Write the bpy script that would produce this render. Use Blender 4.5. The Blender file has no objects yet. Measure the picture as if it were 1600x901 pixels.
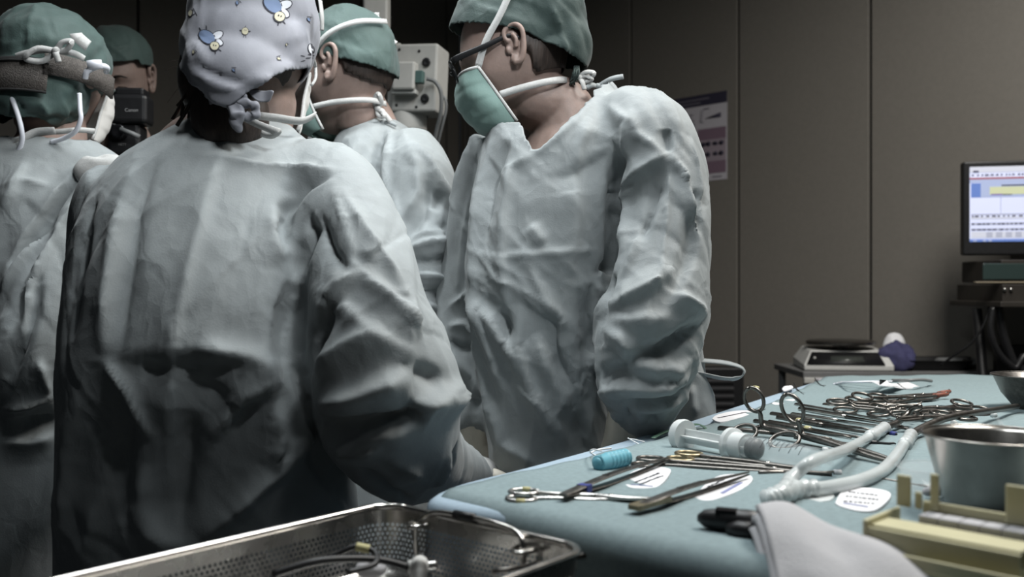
import bpy, bmesh, math, random
import numpy as np
from mathutils import Vector, Matrix, Euler
from mathutils.bvhtree import BVHTree

S = bpy.context.scene
COL = S.collection
random.seed(7); np.random.seed(7)

# ------------------------------------------------------------------ camera, world, lights, exposure
F = 1450.0                      # focal length in pixels of the 1600 px wide frame
CX, CY, CZ = 800.0, 450.5, 1.22
cam_d = bpy.data.cameras.new('camera'); cam = bpy.data.objects.new('camera', cam_d); COL.objects.link(cam)
cam.location = (0, 0, CZ); cam.rotation_euler = (math.pi/2, 0, 0)
cam_d.sensor_width = 36; cam_d.lens = F/1600*36; cam_d.clip_start = 0.02
cam_d.dof.use_dof = True; cam_d.dof.focus_distance = 1.42; cam_d.dof.aperture_fstop = 4.5
S.camera = cam
S.view_settings.view_transform = 'Standard'; S.view_settings.look = 'None'
S.view_settings.gamma = 1; S.view_settings.use_curve_mapping = False
S.view_settings.exposure = 0.0
W = bpy.data.worlds.new('room_air'); S.world = W; W.use_nodes = True
W.node_tree.nodes['Background'].inputs[0].default_value = (0.80, 0.90, 1.0, 1)
W.node_tree.nodes['Background'].inputs[1].default_value = 0.014

def area_light(name, loc, target, size, power, color=(1, 1, 1), spread=180, sy=None):
    l = bpy.data.lights.new(name, 'AREA'); o = bpy.data.objects.new(name, l); COL.objects.link(o)
    l.shape = 'RECTANGLE' if sy else 'DISK'; l.size = size
    if sy: l.size_y = sy
    l.energy = power; l.color = color; l.spread = math.radians(spread)
    o.location = loc
    o.rotation_euler = (Vector(target)-Vector(loc)).to_track_quat('-Z', 'Y').to_euler()
    return o
# surgical lamp head over the patient, ceiling panels over the staff and the instrument table
area_light('surgical_lamp_light', (-0.55, 1.60, 2.42), (-0.33, 1.72, 1.0), 0.32, 3.6, (0.93, 0.98, 1.0), 100)
area_light('ceiling_panel_light_near', (0.02, 1.25, 2.45), (0.02, 1.25, 0), 0.28, 13.5, (0.93, 0.98, 1.0), 150, 1.2)
area_light('ceiling_panel_light_far', (1.25, 1.55, 2.95), (1.40, 1.95, 0), 0.55, 58, (1.0, 0.97, 0.92), 160, 1.2)

def spot_light(name, loc, target, half, blend, power, radius, color):
    l = bpy.data.lights.new(name, 'SPOT'); o = bpy.data.objects.new(name, l); COL.objects.link(o)
    l.spot_size = math.radians(2*half); l.spot_blend = blend; l.energy = power; l.shadow_soft_size = radius; l.color = color
    o.location = loc; o.rotation_euler = (Vector(target)-Vector(loc)).to_track_quat('-Z', 'Y').to_euler()
# second surgical lamp on its arm behind the photographer, beam on the team's shoulders
spot_light('satellite_lamp_light', (0.50, 0.30, 2.40), (-0.20, 1.32, 1.58), 19, 0.8, 88, 0.12, (0.94, 0.98, 1.0))

def P(px, py, Y):
    return Vector(((px-CX)/F*Y, Y, CZ-(py-CY)/F*Y))
def PT(px, py, z):               # pixel ray met with the level z
    Y = (CZ-z)*F/(py-CY)
    return Vector(((px-CX)/F*Y, Y, z))

# ------------------------------------------------------------------ materials
def nodes_of(m):
    m.use_nodes = True
    return m.node_tree.nodes, m.node_tree.links
def mat(name, col, rough=0.6, metal=0.0, noise=0.0, nscale=40, bump=0.0, bscale=200, spec=0.5, trans=0.0, ior=1.45,
        emit=0.0, sheen=0.0, sss=0.0, stretch=(1, 1, 1), col2=None, rough_var=0.0, alpha=1.0, coat=0.0):
    m = bpy.data.materials.new(name); N, L = nodes_of(m)
    b = N['Principled BSDF']
    b.inputs['Base Color'].default_value = (*col, 1); b.inputs['Roughness'].default_value = rough
    b.inputs['Metallic'].default_value = metal; b.inputs['IOR'].default_value = ior
    b.inputs['Specular IOR Level'].default_value = spec
    b.inputs['Transmission Weight'].default_value = trans
    b.inputs['Alpha'].default_value = alpha
    b.inputs['Coat Weight'].default_value = coat
    b.inputs['Sheen Weight'].default_value = sheen
    if sss:
        b.inputs['Subsurface Weight'].default_value = sss; b.inputs['Subsurface Radius'].default_value = (0.012, 0.005, 0.003)
        b.inputs['Subsurface Scale'].default_value = 0.5
    if emit:
        b.inputs['Emission Color'].default_value = (*col, 1); b.inputs['Emission Strength'].default_value = emit
    tc = N.new('ShaderNodeTexCoord'); mp = N.new('ShaderNodeMapping'); mp.inputs['Scale'].default_value = stretch
    L.new(tc.outputs['Object'], mp.inputs['Vector'])
    if noise or col2 or rough_var:
        n = N.new('ShaderNodeTexNoise'); n.inputs['Scale'].default_value = nscale; n.inputs['Detail'].default_value = 6
        n.inputs['Roughness'].default_value = 0.62
        L.new(mp.outputs[0], n.inputs['Vector'])
        r = N.new('ShaderNodeValToRGB')
        r.color_ramp.elements[0].position = 0.32; r.color_ramp.elements[1].position = 0.68
        c2 = col2 if col2 else tuple(min(1, c*(1+noise)) for c in col)
        c1 = col if col2 else tuple(c*(1-noise) for c in col)
        r.color_ramp.elements[0].color = (*c1, 1); r.color_ramp.elements[1].color = (*c2, 1)
        L.new(n.outputs['Fac'], r.inputs['Fac']); L.new(r.outputs['Color'], b.inputs['Base Color'])
        if rough_var:
            mr = N.new('ShaderNodeMapRange'); mr.inputs['To Min'].default_value = max(0, rough-rough_var); mr.inputs['To Max'].default_value = min(1, rough+rough_var)
            L.new(n.outputs['Fac'], mr.inputs['Value']); L.new(mr.outputs[0], b.inputs['Roughness'])
    if bump:
        n2 = N.new('ShaderNodeTexNoise'); n2.inputs['Scale'].default_value = bscale; n2.inputs['Detail'].default_value = 4
        L.new(mp.outputs[0], n2.inputs['Vector'])
        bp = N.new('ShaderNodeBump'); bp.inputs['Strength'].default_value = bump; bp.inputs['Distance'].default_value = 0.002
        L.new(n2.outputs['Fac'], bp.inputs['Height']); L.new(bp.outputs[0], b.inputs['Normal'])
    return m

def gown_mat(name, col, crease=0.6, seed=0.0):
    """non-woven surgical cloth: faint weave, thin handling creases as fine relief"""
    m = bpy.data.materials.new(name); N, L = nodes_of(m); b = N['Principled BSDF']
    b.inputs['Roughness'].default_value = 0.66; b.inputs['Specular IOR Level'].default_value = 0.3
    b.inputs['Sheen Weight'].default_value = 0.12; b.inputs['Sheen Roughness'].default_value = 0.5
    tc = N.new('ShaderNodeTexCoord')
    off = N.new('ShaderNodeVectorMath'); off.operation = 'ADD'; off.inputs[1].default_value = (seed, seed*1.7, seed*0.6)
    L.new(tc.outputs['Object'], off.inputs[0])
    n = N.new('ShaderNodeTexNoise'); n.inputs['Scale'].default_value = 9; n.inputs['Detail'].default_value = 8; n.inputs['Roughness'].default_value = 0.7
    L.new(off.outputs[0], n.inputs['Vector'])
    r = N.new('ShaderNodeValToRGB'); r.color_ramp.elements[0].position = 0.3; r.color_ramp.elements[1].position = 0.72
    r.color_ramp.elements[0].color = (*[c*0.88 for c in col], 1); r.color_ramp.elements[1].color = (*[c*1.1 for c in col], 1)
    L.new(n.outputs['Fac'], r.inputs['Fac']); L.new(r.outputs['Color'], b.inputs['Base Color'])
    # crumple relief: warped voronoi facets, two sizes
    warp = N.new('ShaderNodeTexNoise'); warp.inputs['Scale'].default_value = 7; warp.inputs['Detail'].default_value = 3
    L.new(off.outputs[0], warp.inputs['Vector'])
    wm = N.new('ShaderNodeVectorMath'); wm.operation = 'MULTIPLY_ADD'; wm.inputs[1].default_value = (0.12,)*3
    L.new(warp.outputs['Color'], wm.inputs[0]); L.new(off.outputs[0], wm.inputs[2])
    hs = []
    for sc, wgt in ((16, 1.0), (42, 0.42)):
        v = N.new('ShaderNodeTexVoronoi'); v.feature = 'F1'; v.inputs['Scale'].default_value = sc
        st = N.new('ShaderNodeVectorMath'); st.operation = 'MULTIPLY'; st.inputs[1].default_value = (1.0, 1.0, 0.55)
        L.new(wm.outputs[0], st.inputs[0]); L.new(st.outputs[0], v.inputs['Vector'])
        k = N.new('ShaderNodeMath'); k.operation = 'MULTIPLY'; k.inputs[1].default_value = wgt
        L.new(v.outputs['Distance'], k.inputs[0]); hs.append(k)
    fine = N.new('ShaderNodeTexNoise'); fine.inputs['Scale'].default_value = 420; fine.inputs['Detail'].default_value = 2
    L.new(off.outputs[0], fine.inputs['Vector'])
    kf = N.new('ShaderNodeMath'); kf.operation = 'MULTIPLY'; kf.inputs[1].default_value = 0.05; L.new(fine.outputs['Fac'], kf.inputs[0])
    # where the cloth is creased at all
    pm = N.new('ShaderNodeTexNoise'); pm.inputs['Scale'].default_value = 4.5; pm.inputs['Detail'].default_value = 2; L.new(off.outputs[0], pm.inputs['Vector'])
    pr = N.new('ShaderNodeMapRange'); pr.inputs['From Min'].default_value = 0.40; pr.inputs['From Max'].default_value = 0.66; L.new(pm.outputs['Fac'], pr.inputs['Value'])
    pr.inputs['To Min'].default_value = 0.18
    a = N.new('ShaderNodeMath'); a.operation = 'ADD'; L.new(hs[0].outputs[0], a.inputs[0]); L.new(hs[1].outputs[0], a.inputs[1])
    am = N.new('ShaderNodeMath'); am.operation = 'MULTIPLY'; L.new(a.outputs[0], am.inputs[0]); L.new(pr.outputs[0], am.inputs[1])
    ev = N.new('ShaderNodeTexVoronoi'); ev.feature = 'DISTANCE_TO_EDGE'; ev.inputs['Scale'].default_value = 8; ev.inputs['Randomness'].default_value = 1
    es = N.new('ShaderNodeVectorMath'); es.operation = 'MULTIPLY'; es.inputs[1].default_value = (1.0, 1.0, 0.7); L.new(wm.outputs[0], es.inputs[0]); L.new(es.outputs[0], ev.inputs['Vector'])
    er = N.new('ShaderNodeMapRange'); er.interpolation_type = 'SMOOTHSTEP'; er.inputs['From Max'].default_value = 0.045; er.inputs['To Max'].default_value = 0.07; L.new(ev.outputs['Distance'], er.inputs['Value'])
    ep = N.new('ShaderNodeMath'); ep.operation = 'MULTIPLY'; L.new(er.outputs[0], ep.inputs[0]); L.new(pr.outputs[0], ep.inputs[1])
    a1 = N.new('ShaderNodeMath'); a1.operation = 'ADD'; L.new(am.outputs[0], a1.inputs[0]); L.new(ep.outputs[0], a1.inputs[1])
    a2 = N.new('ShaderNodeMath'); a2.operation = 'ADD'; L.new(a1.outputs[0], a2.inputs[0]); L.new(kf.outputs[0], a2.inputs[1])
    bp = N.new('ShaderNodeBump'); bp.inputs['Strength'].default_value = crease; bp.inputs['Distance'].default_value = 0.012
    L.new(a2.outputs[0], bp.inputs['Height']); L.new(bp.outputs[0], b.inputs['Normal'])
    return m

# ------------------------------------------------------------------ object helpers
def link(name, me, m=None, parent=None, label=None, cat=None, group=None, kind=None, loc=None):
    o = bpy.data.objects.new(name, me); COL.objects.link(o)
    if m is not None and me is not None:
        me.materials.clear() if len(me.materials) else None
        for k in (m if isinstance(m, (list, tuple)) else [m]): me.materials.append(k)
    if parent is not None: o.parent = parent
    if loc is not None: o.location = loc
    for k, v in (('label', label), ('category', cat), ('group', group), ('kind', kind)):
        if v: o[k] = v
    return o
def empty(name, loc, label, cat, group=None, rz=0.0):
    o = bpy.data.objects.new(name, None); COL.objects.link(o); o.location = loc; o.rotation_euler[2] = rz
    o.empty_display_size = 0.05; o['label'] = label; o['category'] = cat
    if group: o['group'] = group
    return o
def local(me, root):             # world-space mesh data -> parented under an unrotated empty
    me.transform(Matrix.Translation(-Vector(root.location))); return me
def copy_tree(o, parent=None):
    c = o.copy(); COL.objects.link(c); c.parent = parent
    for ch in o.children: copy_tree(ch, c)
    return c

class MB:
    """collects verts and faces; built into one mesh"""
    def __init__(s): s.v = []; s.f = []; s.mi = []; s.cur = 0
    def add(s, vs, fs):
        b = len(s.v); s.v += [tuple(p) for p in vs]; s.f += [tuple(i+b for i in f) for f in fs]; s.mi += [s.cur]*len(fs)
        return s
    def box(s, c, size, R=None):
        c = Vector(c); h = [k/2 for k in size]
        vs = [Vector((x*h[0], y*h[1], z*h[2])) for x in (-1, 1) for y in (-1, 1) for z in (-1, 1)]
        if R is not None: vs = [R @ p for p in vs]
        return s.add([c+p for p in vs], [(0, 1, 3, 2), (4, 6, 7, 5), (0, 4, 5, 1), (2, 3, 7, 6), (0, 2, 6, 4), (1, 5, 7, 3)])
    def rings(s, rs, close=True, cap0=True, cap1=True):
        n = len(rs[0]); vs = [p for r in rs for p in r]; fs = []
        for i in range(len(rs)-1):
            for j in range(n if close else n-1):
                k = (j+1) % n
                fs.append((i*n+j, i*n+k, (i+1)*n+k, (i+1)*n+j))
        if cap0: fs.append(tuple(reversed(range(n))))
        if cap1: fs.append(tuple((len(rs)-1)*n+j for j in range(n)))
        return s.add(vs, fs)
    def tube(s, pts, rad, n=12, ry=None, up=None, caps=True, power=2.0):
        """swept tube; rad/ry scalars or per-point lists (ry: across the up hint)"""
        pts = [Vector(p) for p in pts]; m = len(pts)
        rad = rad if isinstance(rad, (list, tuple)) else [rad]*m
        ry = rad if ry is None else (ry if isinstance(ry, (list, tuple)) else [ry]*m)
        rs = []; prev = None
        for i, p in enumerate(pts):
            t = (pts[min(i+1, m-1)]-pts[max(i-1, 0)]).normalized()
            if up is not None:
                a = Vector(up); a = (a-t*a.dot(t))
                a = a.normalized() if a.length > 1e-4 else t.orthogonal().normalized()
            else:
                a = t.orthogonal().normalized() if prev is None else (prev-t*prev.dot(t)).normalized()
            prev = a; b = t.cross(a)
            ring = []
            for j in range(n):
                th = 2*math.pi*j/n; c, q = math.cos(th), math.sin(th)
                if power != 2.0:
                    k = (abs(c)**power+abs(q)**power)**(-1/power); c, q = c*k, q*k
                ring.append(p+a*(c*ry[i])+b*(q*rad[i]))
            rs.append(ring)
        return s.rings(rs, True, caps, caps)
    def lathe(s, c, prof, n=32, axis=(0, 0, 1), caps=(False, False)):
        c = Vector(c); q = Vector((0, 0, 1)).rotation_difference(Vector(axis))
        rs = [[c+q @ Vector((r*math.cos(2*math.pi*j/n), r*math.sin(2*math.pi*j/n), z)) for j in range(n)] for r, z in prof]
        return s.rings(rs, True, *caps)
    def ellipsoid(s, c, r, n=24, m=14, R=None):
        c = Vector(c); rs = []
        for i in range(1, m):
            ph = math.pi*i/m
            ring = [Vector((r[0]*math.sin(ph)*math.cos(2*math.pi*j/n), r[1]*math.sin(ph)*math.sin(2*math.pi*j/n), -r[2]*math.cos(ph))) for j in range(n)]
            rs.append([c+(R @ p if R is not None else p) for p in ring])
        return s.rings(rs)
    def prism(s, outline, z0, z1, M=None):
        n = len(outline); vs = [Vector((x, y, z)) for z in (z0, z1) for x, y in outline]
        if M is not None: vs = [M @ p for p in vs]
        fs = [tuple(reversed(range(n))), tuple(range(n, 2*n))]+[(j, (j+1) % n, n+(j+1) % n, n+j) for j in range(n)]
        return s.add(vs, fs)
    def grid(s, rows, close=False):
        return s.rings(rows, close, False, False)
    def mesh(s, name, smooth=True, sharp=None):
        me = bpy.data.meshes.new(name); me.from_pydata(s.v, [], s.f); me.update()
        if any(s.mi): me.polygons.foreach_set('material_index', s.mi)
        if smooth: me.polygons.foreach_set('use_smooth', [True]*len(me.polygons))
        if smooth and sharp: 
            try: me.set_sharp_from_angle(angle=math.radians(sharp))
            except Exception: pass
        return me
def catmull(pts, k=6):
    pts = [Vector(p) for p in pts]; out = []
    for i in range(len(pts)-1):
        p0, p1, p2, p3 = pts[max(i-1, 0)], pts[i], pts[i+1], pts[min(i+2, len(pts)-1)]
        for j in range(k):
            t = j/k
            out.append(0.5*((2*p1)+(p2-p0)*t+(2*p0-5*p1+4*p2-p3)*t*t+(3*p1-p0-3*p2+p3)*t**3))
    out.append(pts[-1]); return out
def lerp_list(v, k):             # stretch a list of scalars the way catmull() stretches points
    out = []
    for i in range(len(v)-1):
        for j in range(k): out.append(v[i]+(v[i+1]-v[i])*(j/k))
    out.append(v[-1]); return out
def ribbon(pts, width, thick=0.0012, normal=None, k=5, widths=None, nrm=None):
    """flat band along pts; normal = direction the flat side faces"""
    path = catmull(pts, k); mb = MB(); m = len(path); rs = []
    for i, p in enumerate(path):
        t = (path[min(i+1, m-1)]-path[max(i-1, 0)]).normalized()
        nn = Vector(nrm(i/(m-1))) if nrm else Vector(normal)
        side = t.cross(nn).normalized(); nn = side.cross(t).normalized()
        w = width/2 if widths is None else widths(i/(m-1))/2
        rs.append([p+side*w+nn*thick/2, p-side*w+nn*thick/2, p-side*w-nn*thick/2, p+side*w-nn*thick/2])
    return mb.rings(rs)
def arrays(me):
    v = np.empty(len(me.vertices)*3); me.vertices.foreach_get('co', v); return v.reshape(-1, 3)
def set_co(me, v): me.vertices.foreach_set('co', np.ascontiguousarray(v).ravel()); me.update()
def normals(me):
    n = np.empty(len(me.vertices)*3); me.vertex_normals.foreach_get('vector', n); return n.reshape(-1, 3)
def bake(me, mods, frames=0):
    """run modifiers on a temporary object and return the resulting mesh"""
    o = bpy.data.objects.new('tmp', me); COL.objects.link(o)
    for kind, props in mods:
        md = o.modifiers.new(kind, kind)
        for k, v in props.items(): setattr(md, k, v)
    dg = bpy.context.evaluated_depsgraph_get(); dg.update()
    out = bpy.data.meshes.new_from_object(o.evaluated_get(dg))
    bpy.data.objects.remove(o); bpy.data.meshes.remove(me)
    out.polygons.foreach_set('use_smooth', [True]*len(out.polygons))
    return out
def remesh(mb, vox, smooth=4, fac=0.5, name='m'):
    me = mb.mesh(name) if isinstance(mb, MB) else mb
    mods = [('REMESH', dict(mode='VOXEL', voxel_size=vox, use_smooth_shade=True))]
    if smooth: mods.append(('SMOOTH', dict(factor=fac, iterations=smooth)))
    return bake(me, mods)
def vnoise(p, scale, seed=0):
    """smooth value noise on an (n,3) array, -1..1"""
    q = p*scale+seed*17.31; i = np.floor(q).astype(np.int64); f = q-i; f = f*f*(3-2*f)
    def h(a):
        x = (a[:, 0]*374761393+a[:, 1]*668265263+a[:, 2]*2147483647+seed*974711) & 0xffffffff
        x = ((x ^ (x >> 13))*1274126177) & 0xffffffff
        return ((x ^ (x >> 16)) & 0xffff)/32767.5-1
    r = 0
    for dx in (0, 1):
        for dy in (0, 1):
            for dz in (0, 1):
                w = (f[:, 0] if dx else 1-f[:, 0])*(f[:, 1] if dy else 1-f[:, 1])*(f[:, 2] if dz else 1-f[:, 2])
                r = r+w*h(i+np.array([dx, dy, dz]))
    return r
def worley(p, scale, seed=0):
    """distance to the nearest jittered cell point (F1), facets meet in sharp creases"""
    q = p*scale+seed*9.17; i = np.floor(q).astype(np.int64); best = np.full(len(p), 9.0)
    def h(a, k):
        x = (a[:, 0]*374761393+a[:, 1]*668265263+a[:, 2]*1440662683+k*974711+seed*31337) & 0xffffffff
        x = ((x ^ (x >> 13))*1274126177) & 0xffffffff
        return ((x ^ (x >> 16)) & 0xffff)/65535
    for dx in (-1, 0, 1):
        for dy in (-1, 0, 1):
            for dz in (-1, 0, 1):
                c = i+np.array([dx, dy, dz])
                d = (c[:, 0]+h(c, 1)-q[:, 0])**2+(c[:, 1]+h(c, 2)-q[:, 1])**2+(c[:, 2]+h(c, 3)-q[:, 2])**2
                best = np.minimum(best, d)
    return np.sqrt(best)

# ------------------------------------------------------------------ cloth: folds laid along lines, then a short cloth run that buckles the surface
def fold(me, strokes):
    """strokes: (list of pixels, amplitude m, width m[, sharp]); each line is dropped on the surface along the sight line
    and raises (or sinks) the cloth there; sharp lines have a cusp for a profile"""
    if not strokes: return me
    v = arrays(me)
    nt = len(me.loop_triangles) if me.loop_triangles else 0
    bvh = BVHTree.FromPolygons(v.tolist(), [tuple(p.vertices) for p in me.polygons])
    o = Vector((0, 0, CZ)); n = normals(me).copy(); todo = []
    for st in strokes:
        pix, amp, wid = st[0], st[1]*1.22, st[2]*.78; sharp = len(st) > 3
        hits = []
        for a, b in zip(pix[:-1], pix[1:]):
            k = max(2, int(math.hypot(a[0]-b[0], a[1]-b[1])/18))
            for j in range(k+1):
                x = a[0]+(b[0]-a[0])*j/k; y = a[1]+(b[1]-a[1])*j/k
                d = (P(x, y, 1.0)-o).normalized(); h = bvh.ray_cast(o, d)
                if h[0] is not None: hits.append((np.array(h[0]), np.array(h[1])))
        if len(hits) < 2: continue
        pts = np.array([h[0] for h in hits]); R = wid*(5 if sharp else 3)
        box = np.nonzero(((v > pts.min(0)-R) & (v < pts.max(0)+R)).all(axis=1))[0]
        if not len(box): continue
        q, qn = v[box], n[box]; dmin = np.full(len(q), 9.0); tt = np.zeros(len(q)); sg = np.ones(len(q)); m = len(hits)
        for i in range(m-1):
            a, b = hits[i][0], hits[i+1][0]; ab = b-a; L2 = ab.dot(ab)
            if L2 < 1e-10 or L2 > 0.01: continue
            t = np.clip(((q-a) @ ab)/L2, 0, 1); c = a+t[:, None]*ab
            dd = np.linalg.norm(q-c, axis=1); dd = np.where((qn @ hits[i][1]) > -0.2, dd, 9.0); nearer = dd < dmin
            sd = (q-c) @ np.cross(hits[i][1], ab)
            dmin = np.where(nearer, dd, dmin); tt = np.where(nearer, (i+t)/(m-1), tt); sg = np.where(nearer, np.sign(sd), sg)
        # one flank of a fold is steep, the other runs out gently
        k = dmin/(wid*np.where(sg > 0, .62, 1.35)); soft = np.sqrt(k*k+.03)-.1732
        w = np.exp(-k**2) if amp < -.014 else np.exp(-soft**(1.05 if sharp else 1.3))
        taper = np.clip(np.minimum(tt, 1-tt)*4, 0.06, 1)**0.7
        v[box] += qn*(amp*w*taper)[:, None]
    set_co(me, v)
    return me
fold.cache = None; fold.me = None

def crumple(me, sets):
    """sets: (scale, amp, stretch xyz, seed)"""
    for sc, amp, st, seed in sets:
        v = arrays(me); n = normals(me)
        q = v*np.array(st); q = q+0.05*np.stack([vnoise(v, 6, seed+1), vnoise(v, 6, seed+2), vnoise(v, 6, seed+3)], 1)
        d = worley(q, sc, seed)-0.45
        m = np.clip(vnoise(v, 3.5, seed+9)*0.9+0.65, 0.15, 1.2)
        v += n*(d*amp*m)[:, None]; set_co(me, v)
    return me

def cloth_run(me, frames=10, shrink=-0.08, pin=None, pin_k=0.5, bend=0.4, quality=4, grav=1.0, tension=15):
    o = bpy.data.objects.new('cloth_tmp', me); COL.objects.link(o)
    vg = o.vertex_groups.new(name='pin')
    w = pin if pin is not None else np.full(len(me.vertices), 0.3)
    q = np.round(w, 2)
    for val in np.unique(q):
        vg.add([int(i) for i in np.nonzero(q == val)[0]], float(val), 'REPLACE')
    md = o.modifiers.new('cloth', 'CLOTH'); cs = md.settings
    cs.quality = quality; cs.mass = 0.25; cs.tension_stiffness = tension; cs.compression_stiffness = tension; cs.shear_stiffness = 5
    cs.bending_stiffness = bend; cs.air_damping = 2.0; cs.vertex_group_mass = 'pin'; cs.pin_stiffness = pin_k
    cs.shrink_min = shrink; cs.shrink_max = shrink; cs.effector_weights.gravity = grav
    md.collision_settings.use_collision = False
    md.point_cache.frame_start = 1; md.point_cache.frame_end = frames+1
    S.frame_start = 1
    for fr in range(1, frames+1): S.frame_set(fr)
    dg = bpy.context.evaluated_depsgraph_get()
    out = bpy.data.meshes.new_from_object(o.evaluated_get(dg))
    bpy.data.objects.remove(o); S.frame_set(1)
    return out
# ------------------------------------------------------------------ room
M = {}
M['wall'] = mat('wall_laminate', (0.185, 0.172, 0.152), 0.55, noise=0.05, nscale=60, bump=0.05, bscale=500)
M['seam'] = mat('wall_seam', (0.01, 0.01, 0.01), 0.8)
M['floor'] = mat('floor_vinyl', (0.07, 0.075, 0.075), 0.4, noise=0.08, nscale=30)
M['ceiling'] = mat('ceiling_white', (0.42, 0.42, 0.41), 0.8, noise=0.03)

# the far corner of the room; both walls stand at 45 degrees to the view
CORNER = Vector((-0.305, 5.42, 0)); RD = Vector((0.7055, -0.7087, 0)); LD = Vector((-0.7087, -0.7055, 0))
PW, H = 0.597, 3.1
def panel_wall(name, d, n, inward, first):
    R = Matrix.Rotation(math.atan2(d.y, d.x), 3, 'Z')
    mb = MB(); L = first+PW*n
    mb.box(CORNER+d*(L/2)-inward*0.06+Vector((0, 0, H/2)), (L+0.02, 0.09, H), R)
    w = link(name, mb.mesh(name, False), M['seam'], kind='structure')
    pos = 0.0
    for i in range(n+1):
        wd = first if i == 0 else PW
        if wd < 0.05: continue
        pm = MB(); b = 0.004
        c = CORNER+d*(pos+wd/2)-inward*0.008+Vector((0, 0, H/2)); pos += wd
        pm.box(c, (wd-0.012, 0.016, H-0.004), R)
        pme = pm.mesh('panel', False)
        link('panel', bake_bevel(pme, 0.003), M['wall'], w)
    return w
def bake_bevel(me, width, seg=2, smooth=False, angle=35):
    o = bake(me, [('BEVEL', dict(width=width, segments=seg, limit_method='ANGLE', angle_limit=math.radians(angle)))])
    if not smooth: o.polygons.foreach_set('use_smooth', [False]*len(o.polygons))
    else:
        try: o.set_sharp_from_angle(angle=math.radians(40))
        except Exception: pass
    return o
RIN = Vector((-0.7087, -0.7055, 0)); LIN = Vector((0.7055, -0.7087, 0))
panel_wall('wall_right', RD, 9, RIN, 0.06)
panel_wall('wall_left', LD, 6, LIN, 0.10)
def flat_room(name, z0, z1, m):
    a, b = CORNER+RD*5.6, CORNER+LD*3.8
    q = [CORNER+Vector((0, 0.13, 0)), b+Vector((-0.1, 0, 0)), b+RD*5.6, a]
    mb = MB(); mb.prism([(p.x, p.y) for p in q], z0, z1)
    return link(name, mb.mesh(name, False), m, kind='structure')
flat_room('floor', -0.05, 0, M['floor'])
flat_room('ceiling', H, H+0.05, M['ceiling'])
# ------------------------------------------------------------------ staff: gowns
M['gown'] = gown_mat('gown_teal', (0.275, 0.298, 0.303), 0.42, 0.0)
M['skin'] = mat('skin', (0.275, 0.200, 0.172), 0.5, noise=0.10, nscale=55, bump=0.12, bscale=350, sss=0.12)
M['glove'] = mat('latex_glove', (0.62, 0.58, 0.50), 0.5, noise=0.05, bump=0.1, bscale=120)
M['scrubs'] = mat('scrub_cotton', (0.10, 0.17, 0.16), 0.85, noise=0.1)
M['clog'] = mat('white_clog', (0.5, 0.5, 0.5), 0.5)

def zrings(mb, rows, n=40, power=2.4, lean=0.0):
    """stack of level rings: (py, xL, xR, Y, depth)"""
    path = []
    for r in rows:
        a, b = P(r[1], r[0], r[3]), P(r[2], r[0], r[3])
        path.append(((a+b)/2, (b-a).length/2, r[4]/2))
    c = catmull([p[0] for p in path], 4); rx = lerp_list([p[1] for p in path], 4); ry = lerp_list([p[2] for p in path], 4)
    rs = []
    for p, x, y in zip(c, rx, ry):
        ring = []
        for j in range(n):
            th = 2*math.pi*j/n; cc, ss = math.cos(th), math.sin(th)
            k = (abs(cc)**power+abs(ss)**power)**(-1/power)
            ring.append(p+Vector((cc*k*x, ss*k*y, 0)))
        rs.append(ring)
    mb.rings(list(reversed(rs)))
def sleeve(mb, pts, n=22, flat=1.0):
    """(px, py, Y, radius m)"""
    c = catmull([P(*p[:3]) for p in pts], 4); r = lerp_list([p[3] for p in pts], 4)
    mb.tube(c, r, n)
def creases(me, count, seed, zmin=0.62, amp=(0.0014, 0.0046), length=(0.04, 0.22), lean=0.9):
    """thin sharp handling creases running over the cloth"""
    rnd = random.Random(seed); v = arrays(me); n = normals(me)
    cand = np.nonzero((v[:, 2] > zmin))[0]
    out = np.zeros(len(v))
    fx, fy = vnoise(v[cand], 3.2, seed+40), vnoise(v[cand], 3.2, seed+41)      # neighbouring creases run the same way
    for _ in range(count):
        ci = rnd.randrange(len(cand)); i = int(cand[ci]); p = v[i].copy(); nn = n[i]
        d = np.array([fx[ci]*1.8*lean+rnd.gauss(0, .22), fy[ci]*1.8*lean+rnd.gauss(0, .22), -1.0]); d -= nn*d.dot(nn); d /= np.linalg.norm(d)+1e-9
        L = rnd.uniform(*length); a = rnd.uniform(*amp)*(1 if rnd.random() < 0.62 else -1); wd = rnd.uniform(0.0035, 0.009)
        near = np.nonzero(np.abs(v-p).max(axis=1) < L+0.03)[0]
        q = v[near]; m = n[near]; bend = rnd.gauss(0, 0.18)
        side = np.cross(nn, d); rel = q-p
        s = rel @ d; t = rel @ side - bend*s*s/L; u = rel @ nn
        e = np.clip(1-np.abs(s)/L, 0, 1); ok = (np.abs(u) < 0.06)*((m @ nn) > 0.0)
        w = np.exp(-np.abs(t)/np.where(t > 0, wd, wd*2.6))*np.sqrt(e)*ok
        out[near] += a*w
    set_co(me, v+n*out[:, None]); return me
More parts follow.
